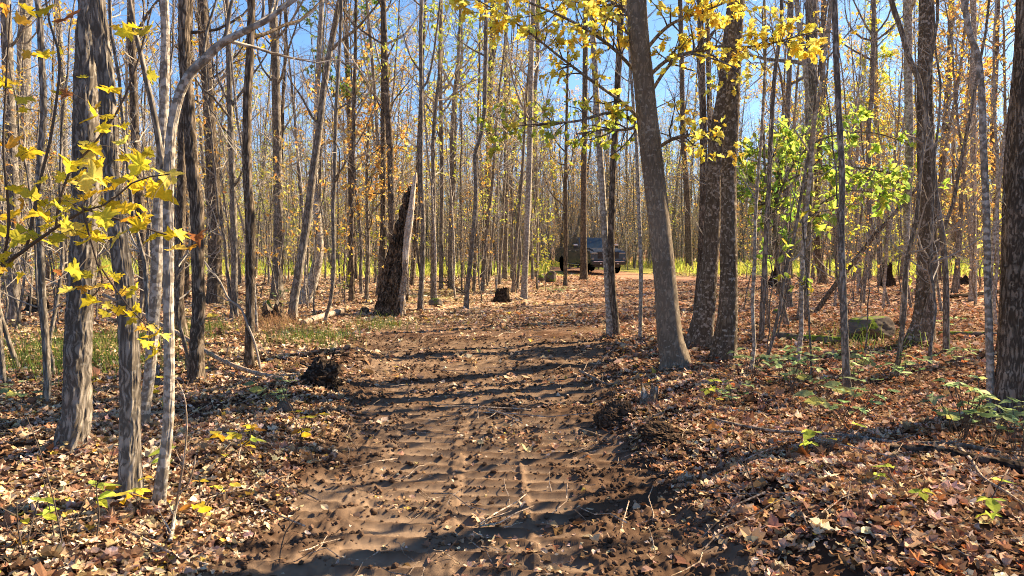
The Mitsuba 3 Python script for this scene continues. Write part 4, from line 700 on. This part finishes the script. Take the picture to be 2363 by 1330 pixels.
# broken snag
def snag():
    d = G(905, 728)[1]; key = thing('broken_snag', 'tall broken dead trunk, dark rotten bark with a pale split edge', 'dead tree')
    px = [(903, 730), (906, 690), (911, 630), (919, 570), (930, 510), (943, 455), (949, 430)]; w = [54, 43, 35, 26, 20, 15, 9]
    P = np.array([A(x, y, d) for x, y in px]); P[0, 2] = gz(P[0, 0], d) - .1; W = np.array(w) * d / F / 2
    L = smooth_line(np.c_[P, W], 150); v, f = trunk_mesh(L[:, :3], L[:, 3], 80, 31, .055, .35, lump=.32, zf=3.0)
    part(key, 'trunk', (v, f), 'rotten_bark', smooth=50)
    px = [(932, 706), (934, 640), (936, 590), (941, 540), (948, 490), (954, 440), (960, 398)]; w = [9, 12, 15, 17, 15, 11, 4]
    P = np.array([A(x, y, d - .10 + .05 * i / 6) for i, (x, y) in enumerate(px)]); W = np.array(w) * d / F / 2
    L = smooth_line(np.c_[P, W], 90); v, f = trunk_mesh(L[:, :3], L[:, 3], 28, 32, .010, 0, lump=.15, zf=1.2)
    part(key, 'split_wood', (v, f), 'pale_wood', smooth=50, label='pale splintered wood along the right edge of the snag')
    px = [(880, 722), (886, 680), (892, 630), (901, 580), (913, 538)]; w = [26, 21, 16, 10, 4]
    P = np.array([A(x, y, d - .06) for x, y in px]); W = np.array(w) * d / F / 2; P[0, 2] -= .05
    L = smooth_line(np.c_[P, W], 80); part(key, 'bark_slab', trunk_mesh(L[:, :3], L[:, 3], 32, 33, .045, .5, lump=.3, zf=3.0), 'rotten_bark', smooth=50)
    px = [(922, 728), (927, 690), (931, 650), (936, 600)]; w = [22, 17, 13, 6]; P = np.array([A(x, y, d - .14) for x, y in px]); P[0, 2] -= .06; W = np.array(w) * d / F / 2
    L = smooth_line(np.c_[P, W], 60); part(key, 'split_wood', trunk_mesh(L[:, :3], L[:, 3], 28, 36, .03, .3, lump=.3, zf=3), 'dead_wood', smooth=50, label='pale rotten wood at the right foot of the snag')
    for k, (x, y) in enumerate(((872, 716), (880, 690), (887, 655), (893, 622), (901, 590), (909, 556), (916, 524), (926, 490), (934, 462), (936, 640), (938, 680), (905, 575))):
        P = np.array([A(x - 2 + (k % 3), y + 16, d - .05), A(x - 1, y, d - .08), A(x + 4 - 2 * (k % 3), y - 17, d - .05)]); L = smooth_line(np.c_[P, np.array([3, 5.5, 1]) * d / F], 14); part(key, 'bark_flake', trunk_mesh(L[:, :3], L[:, 3], 12, 50 + k, .012, 0, lump=.3, zf=4), 'rotten_bark', smooth=40)
    for x, y, x2, y2 in ((955, 412, 951, 404), (958, 410, 958, 398), (948, 440, 940, 424), (960, 420, 964, 404), (936, 486, 927, 470), (914, 560, 903, 548)):
        P = np.array([A(x, y, d - .03), A((x + x2) / 2 + .5, (y + y2) / 2, d - .03), A(x2, y2, d - .03)]); part(key, 'splinter', tubes(smooth_line(P, 6)[None], np.linspace(.03, .004, 6)[None], 5), 'dead_wood', smooth=40)
    for i, pts in enumerate([[(868, 712), (840, 728), (815, 738)], [(925, 722), (932, 732), (940, 738)]]):
        q = np.array([G(x, y) for x, y in pts]); q[:, 1] = d - np.array([.0, .1, .2]); q[:, 2] = [gz(a, b) + c for (a, b, _), c in zip(q, (.08, .02, -.03))]
        L = smooth_line(np.c_[q, [.11, .07, .03]], 20); part(key, 'root', tubes(L[None, :, :3], L[None, :, 3], 10), 'rotten_bark', smooth=True)
snag()

# stumps and stones
def stump(name, label, px, py, wpx, hpx, seed, bk='charred', top='dead_wood', cat='stump'):
    rng = np.random.default_rng(seed); q = G(px, py); d = q[1]; r, h = wpx * d / F / 2, hpx * d / F; n, m = 36, 14
    an = np.arange(n) * 2 * np.pi / n; t = np.linspace(0, 1, m); jag = 1 + .9 * (meshkit.noise(np.stack([np.cos(an) * 2.2, np.sin(an) * 2.2, an * 0 + seed], -1), seed) - .6) + rng.uniform(-.14, .14, n)
    v = []
    for k in t:
        rr = r * (.78 + .5 * (1 - k) ** 2.2 * (1 + .6 * np.cos(4 * an + seed) * (1 - k))) * (1 + .16 * np.cos(2 * an + seed * 2) + .1 * np.cos(3 * an + seed))
        rr = rr * (1 + .22 * (meshkit.fbm(np.stack([np.cos(an) * 4, np.sin(an) * 4, an * 0 + k * 2.2], -1), 3, seed) - .5) * 3)
        v.append(np.stack([q[0] + rr * np.cos(an), q[1] + rr * np.sin(an), gz(q[0], q[1]) - .08 + (h + .08) * k * np.where(k > .6, jag, 1)], 1))
    i, j = np.meshgrid(np.arange(m - 1), np.arange(n), indexing='ij'); j2 = (j + 1) % n
    f = np.stack([i * n + j, i * n + j2, (i + 1) * n + j2, (i + 1) * n + j], -1).reshape(-1, 4); key = thing(name, label, cat)
    part(key, 'stump_body', (np.vstack(v), f), bk, smooth=40)
    rim = v[-1]; c = rim.mean(0) - [0, 0, h * .18]; inn = c + (rim - c) * .55 - [0, 0, h * .08]
    vv = np.vstack([rim * .995 + c * .005, inn, c[None]]); jj = np.arange(n); j3 = (jj + 1) % n
    part(key, 'stump_top', (vv, np.vstack([np.stack([jj, j3, j3 + n], 1), np.stack([jj, j3 + n, jj + n], 1), np.stack([jj + n, j3 + n, jj * 0 + 2 * n], 1)])), top, smooth=40)
stump('charred_stump', 'small black charred stump in the middle, left of the white-spotted trunk', 1157, 697, 42, 26, 1, top='charred')
stump('mossy_stump', 'cut stump with a mossy top left of the leaning pair', 632, 746, 60, 36, 2, 'rotten_bark', 'mossy_stone')
def root_clump(label, px, py, wpx, hpx, seed):
    q = G(px, py); d = q[1]; r, h = wpx * d / F / 2, hpx * d / F; rng = np.random.default_rng(seed); key = thing('root_clump', label, 'stump')
    m = trimesh.creation.icosphere(5, 1.0); v = np.array(m.vertices); n = unit(v)
    v = v * (1 + .75 * (meshkit.fbm(v * 1.5 + seed, 3, seed) - .5) + .40 * (meshkit.fbm(v * 5 + seed, 3, seed + 1) - .5) + .16 * (meshkit.fbm(v * 14, 2, seed + 2) - .5))[:, None]
    c = np.array([q[0], q[1] + r * .6, gz(q[0], q[1] + r * .6)]); v = v * [r, r * .8, h * .85] + c + [0, 0, h * .08]; part(key, 'root_ball', (v, np.array(m.faces)), 'charred', smooth=40)
    for i in range(6):
        a = rng.uniform(0, 6.28); e = rng.uniform(.1, 1.1); t = np.array([math.cos(a) * math.cos(e), .8 * math.sin(a) * math.cos(e), math.sin(e) * .8]); P = [c + t * [r * k, r * k, h * k] + rng.normal(0, .03, 3) * k + [0, 0, h * .1] for k in (.5, .95, 1.2, 1.45)]
        part(key, 'root', tubes(smooth_line(np.array(P), 12)[None], np.linspace(.018, .004, 12)[None], 7), 'rotten_bark', smooth=True)
scene['earth'] = bark((.035, .024, .017), (.125, .085, .058), (.17, .125, .09), sx=40, sz=40, lthr=.66)
def soil_lump(label, px, py, wpx, hpx, seed, dep=1.1):
    q = G(px, py); d = q[1]; r, h = wpx * d / F / 2, hpx * d / F; m = trimesh.creation.icosphere(6, 1.0); v = np.array(m.vertices)
    v = v * (1 + .8 * (meshkit.fbm(v * 1.4 + seed, 3, seed) - .5) + .35 * (meshkit.fbm(v * 5 + seed, 3, seed + 1) - .5) + .18 * (meshkit.fbm(v * 15, 2, seed + 2) - .5))[:, None]
    v = v * [r, r * dep, h * .9] + [q[0], q[1] + r * .8, gz(q[0], q[1] + r * .5) - .02]; key = thing('soil_lump', label, 'soil lump'); put(key, (v, np.array(m.faces)), 'earth', smooth=40)
soil_lump('dark lump of turned-up soil on the bank right of the track', 1432, 1000, 105, 50, 41)
soil_lump('lower lump of dark soil on the bank, nearer than the big one', 1535, 1052, 110, 32, 42)
soil_lump('small clod of soil beside the root clump left of the track', 715, 985, 60, 22, 43)
root_clump('black root clump at the left rim of the track where the fallen pole ends', 732, 915, 92, 62, 3)
stump('charred_stump', 'dark stump at the left beside the knobbly thin trunk', 88, 722, 62, 28, 4, top='charred')
stump('charred_stump', 'low broken stump on the bank right of the track', 1498, 950, 50, 32, 5, 'bark_smooth')
stump('charred_stump', 'big dark stump far back right of the big close pair of trunks', 1793, 662, 34, 38, 6, top='charred')
stump('charred_stump', 'dark stump far back left of the thick banded trunk', 2045, 662, 28, 42, 7, top='charred')
stump('charred_stump', 'dark low stump far back right of the thick banded trunk', 2218, 656, 40, 20, 8, top='charred')
def stone(name, label, px, py, wpx, hpx, dep, seed, bk='mossy_stone', flat=.0):
    q = G(px, py); d = q[1]; w, h = wpx * d / F, hpx * d / F; rng = np.random.default_rng(seed)
    m = trimesh.creation.icosphere(4, 1.0); v = np.array(m.vertices)
    for _ in range(11):                                   # broken faces
        k = unit(rng.normal(size=3) * [1, 1, .8]); c = rng.uniform(.62, .9); o = v @ k - c; v = v - np.maximum(o, 0)[:, None] * k * .92
    n = unit(v); v += n * .14 * (meshkit.fbm(v * 2.0 + seed, 3, seed) - .5)[:, None] + n * .06 * (meshkit.fbm(v * 8 + seed, 2, seed) - .5)[:, None]
    if flat: v[:, 2] = np.where(v[:, 2] > .62 + .12 * v[:, 0], .62 + .12 * v[:, 0] + .15 * (v[:, 2] - .62 - .12 * v[:, 0]), v[:, 2])
    v = v * [w / 2, w * dep / 2, h * .72] + [q[0], q[1] + w * dep * .4, gz(q[0], q[1]) + h * .42]
    key = thing(name, label, 'rock'); put(key, (v, np.array(m.faces)), bk, smooth=35)
stone('mossy_boulder', 'flat-topped mossy boulder between the slim grey trunk and the thick banded trunk', 2018, 788, 132, 58, .8, 21, flat=1)
stone('small_rock', 'small mossy rock right of the broken snag', 1004, 708, 34, 18, .8, 22)
stone('small_rock', 'larger pale rock in the pile left of the pickup', 1272, 652, 30, 24, .8, 23)
stone('small_rock', 'darker rock in the pile left of the pickup', 1250, 650, 26, 18, .8, 24)
stone('small_rock', 'pale flat rock in front of the grey trunks, right of the big close pair', 1800, 728, 30, 12, .8, 25)
stone('small_rock', 'rock lying at the foot of the black root clump on the left', 655, 955, 44, 26, .8, 26)

# loose soil and twigs
def clods():
    rng = np.random.default_rng(8); n = 60000; y = 2.6 + 10 * rng.uniform(size=n) ** .9; x = lerp_tab(y, TC) + lerp_tab(y, TW) * rng.uniform(-1.25, 1.25, n)
    lane, bar, loose = soil_state(x, y); k = rng.uniform(size=n) < .02 + .55 * lane * bar * sstep(.4, .6, nz(x, y, 3, 53)) + 1.1 * loose * sstep(.42, .62, nz(x, y, 6, 52)) + .5 * (np.abs(np.abs(track_u(x, y)) - 1) < .14); x, y = x[k], y[k]; n = len(x)
    ico = trimesh.creation.icosphere(0, 1.0); V, Fc = np.array(ico.vertices), np.array(ico.faces)
    s = np.minimum(.0058 * rng.lognormal(0, .7, n), .019); v = V[None] * (1 + rng.normal(0, .22, (n, len(V), 1))) * s[:, None, None] * np.array([1, 1, .75])
    v += np.stack([x, y, full_h(x, y) + s * .35], 1)[:, None]; c = np.repeat(np.array([.095, .06, .04]) * rng.lognormal(0, .35, (n, 1)), len(V), 0)
    put('soil_crumbs', (v.reshape(-1, 3), (Fc[None] + (np.arange(n) * len(V))[:, None, None]).reshape(-1, 3)), 'soil', color=c); labels['soil_crumbs'] = {'kind': 'stuff', 'label': 'loose dark soil crumbs on the dirt track', 'category': 'soil'}
clods()
def debris():
    rng = np.random.default_rng(18); n = 1500; y = 2.6 + 24 * rng.uniform(size=n); x = rng.uniform(-.72, .72, n) * y; a = rng.uniform(0, 6.28, n); L = rng.lognormal(-1.5, .6, n)
    t = np.linspace(-.5, .5, 4); P = np.zeros((n, 4, 3)); P[..., 0] = x[:, None] + np.cos(a)[:, None] * t * L[:, None]; P[..., 1] = y[:, None] + np.sin(a)[:, None] * t * L[:, None]
    P[..., :2] += rng.normal(0, .02, (n, 4, 2)) * L[:, None, None] * 2; P[..., 2] = full_h(P[..., 0].ravel(), P[..., 1].ravel()).reshape(n, 4) + .018 + rng.uniform(0, .03, (n, 1)) + rng.normal(0, .02, (n, 1)) * t * 4
    put('fallen_twigs', tubes(P, (.0018 + .012 * L * rng.uniform(.3, .8, n))[:, None] * np.linspace(1, .5, 4), 4), 'dead_wood'); labels['fallen_twigs'] = {'kind': 'stuff', 'label': 'thin dead twigs strewn over leaves and soil', 'category': 'twigs'}
debris()

# ------------------------------------------------------------------ the pickup
def truck():
    import manifold3d as m3
    scene['truck_paint'] = {'type': 'principled', 'base_color': rgb(.012, .016, .024), 'roughness': .22, 'clearcoat': 1.0, 'clearcoat_gloss': .95, 'specular': .5}
    scene['black_plastic'] = {'type': 'roughplastic', 'diffuse_reflectance': rgb(.015, .015, .016), 'alpha': .25}
    scene['tyre_rubber'] = {'type': 'diffuse', 'reflectance': rgb(.02, .02, .02)}
    scene['chrome'] = {'type': 'roughconductor', 'material': 'Cr', 'alpha': .12}
    scene['rim_metal'] = {'type': 'roughconductor', 'material': 'Al', 'alpha': .3}
    scene['lamp_lens'] = {'type': 'roughplastic', 'diffuse_reflectance': rgb(.22, .21, .20), 'alpha': .08}
    scene['window_glass'] = {'type': 'principled', 'base_color': rgb(.01, .016, .022), 'roughness': .05, 'specular': .8}
    q = G(1365, 626); d = 44.0; cx = (1358 - CX) / F * d
    tw = T().translate([cx, d, gz(cx, d) + .02]).rotate([0, 0, 1], -90 + 15)
    key = thing('pickup_truck', 'dark blue-black pickup truck parked beyond the track among the trees', 'pickup truck')
    def add(parent, name, vf, bsdf, sm=35): 
        k = num(parent + '__' + name); put(k, vf, bsdf, smooth=sm, tw=tw); return k
    def prism(poly, y0, y1, top=None, taper=0, zt=0):
        m = trimesh.creation.extrude_polygon(poly, y1 - y0, engine='earcut'); v = np.array(m.vertices); v = np.stack([v[:, 0], v[:, 2] + y0, v[:, 1]], 1)
        if taper: v[:, 1] *= 1 - taper * np.maximum(v[:, 2] - zt, 0)
        return v, np.array(m.faces)[:, ::-1]
    def bx(x0, x1, y0, y1, z0, z1, r=.02):
        h = m3.Manifold.batch_hull([m3.Manifold.sphere(r, 12).translate([a, b, c]) for a in (x0 + r, x1 - r) for b in (y0 + r, y1 - r) for c in (z0 + r, z1 - r)]).to_mesh()
        return h.vert_properties[:, :3], h.tri_verts
    def wheel_cut(p, r=.50): 
        for x in (1.95, -1.85): p = p.difference(Point(x, .42).buffer(r, 24))
        return p
    low = wheel_cut(Polygon([(-3.05, .62), (-3.1, 1.0), (-3.08, 1.42), (-1.02, 1.42), (-1.0, 1.30), (1.25, 1.26), (1.35, 1.36), (2.2, 1.36), (2.86, 1.26), (3.0, 1.15), (3.02, .70), (2.6, .55), (-2.7, .55)]))
    body = add(key, 'body', prism(low, -1.02, 1.02, taper=.04, zt=1.0), 'truck_paint')
    hood = Polygon([(1.25, 1.30), (1.3, 1.44), (2.2, 1.43), (2.8, 1.34), (2.95, 1.2), (2.95, 1.1), (1.25, 1.1)]); add(key, 'bonnet', prism(hood, -.80, .80), 'truck_paint')
    cab = Polygon([(-1.0, 1.25), (-.92, 1.55), (-.72, 1.94), (-.5, 2.02), (.25, 2.03), (.5, 1.98), (1.28, 1.40), (1.30, 1.25)]); cabk = add(key, 'cab', prism(cab, -.98, .98, taper=.2, zt=1.3), 'truck_paint')
    ws = np.array([[1.262, -.86, 1.425], [1.262, .86, 1.425], [.545, .74, 1.955], [.545, -.74, 1.955]]); nrm = np.array([.59, 0, .80]); off = .012
    v = np.vstack([ws + nrm * off, ws - nrm * .01]); f = np.array([[0, 1, 2], [0, 2, 3], [4, 6, 5], [4, 7, 6], [0, 4, 5], [0, 5, 1], [1, 5, 6], [1, 6, 2], [2, 6, 7], [2, 7, 3], [3, 7, 4], [3, 4, 0]])
    add(key, 'windscreen', (v, f), 'window_glass', False)
    for s in (-1, 1):
        for poly in (Polygon([(.25, 1.44), (1.08, 1.44), (.52, 1.88), (.25, 1.93)]), Polygon([(-.85, 1.44), (.17, 1.44), (.17, 1.93), (-.55, 1.92)])):
            m = trimesh.creation.extrude_polygon(poly, .03, engine='earcut'); v = np.array(m.vertices); yy = .98 * (1 - .2 * (v[:, 1] - 1.3)) + .008 + (v[:, 2] - .03)
            add(key, 'side_window', (np.stack([v[:, 0], s * yy, v[:, 1]], 1), np.array(m.faces)[:, ::-1 * s]), 'window_glass', False)
        mir = add(key, 'mirror', bx(1.0, 1.16, *sorted((s * 1.08, s * 1.36)), 1.40, 1.66, .03), 'black_plastic'); add(mir, 'mirror_cap', bx(1.162, 1.19, *sorted((s * 1.1, s * 1.34)), 1.56, 1.65, .01), 'chrome')
        add(mir, 'mirror_arm', bx(1.04, 1.12, *sorted((s * .9, s * 1.09)), 1.46, 1.50, .01), 'black_plastic')
        add(key, 'headlight', bx(2.86, 3.04, *sorted((s * .62, s * .98)), 1.11, 1.19, .02), 'lamp_lens'); add(key, 'fog_lamp', bx(2.9, 3.05, *sorted((s * .84, s * .96)), .80, .92, .02), 'lamp_lens')
        add(key, 'running_board', bx(-1.1, 1.3, *sorted((s * .95, s * 1.10)), .46, .52, .015), 'chrome')
        for x in (-.25, .78): add(key, 'door_handle', bx(x - .25, x - .05, *sorted((s * 1.0, s * 1.045)), 1.24, 1.275, .01), 'chrome')
        for x in (1.95, -1.85):
            tor = trimesh.creation.torus(.31, .115, 36, 14); v = np.array(tor.vertices) * [1, 1, 1.15]; v = np.stack([v[:, 0] + x, v[:, 2] + s * .9, v[:, 1] + .42], 1)
            w = add(key, 'wheel', (v, np.array(tor.faces)), 'tyre_rubber')
            pts = np.array([[0, .05], [.05, .05], [.08, .02], [.2, .03], [.23, .06], [.25, .06], [.25, -.1], [0, -.1]]); rim = trimesh.creation.revolve(pts, sections=30); v = np.array(rim.vertices); v = np.stack([v[:, 0] + x, s * (v[:, 2] + .92), v[:, 1] + .42], 1)
            add(w, 'rim', (v, np.array(rim.faces)[:, ::(-1 if s > 0 else 1)]), 'rim_metal')
    gr = add(key, 'grille', bx(2.9, 3.02, -.62, .62, .86, 1.24, .02), 'black_plastic')
    for z in (.90, .96, 1.02, 1.08, 1.14, 1.20): add(gr, 'grille_bar', bx(3.0, 3.045, -.60, .60, z - .014, z + .014, .008), 'black_plastic')
    bp = add(key, 'bumper', bx(2.88, 3.12, -1.0, 1.0, .52, .78, .04), 'black_plastic')
    for s in (-.5, .5): add(bp, 'tow_hook', bx(3.08, 3.18, s - .04, s + .04, .56, .62, .015), 'chrome')
    add(bp, 'chrome_strip', bx(3.10, 3.135, -.9, .9, .70, .74, .01), 'chrome')
    add(key, 'chassis', bx(-2.9, 2.8, -.75, .75, .38, .64, .03), 'black_plastic')
    for x in (-.88, .22): add(cabk, 'roof_rail', bx(x, x + .9, -.80, -.77, 2.005, 2.03, .008), 'black_plastic')
truck()
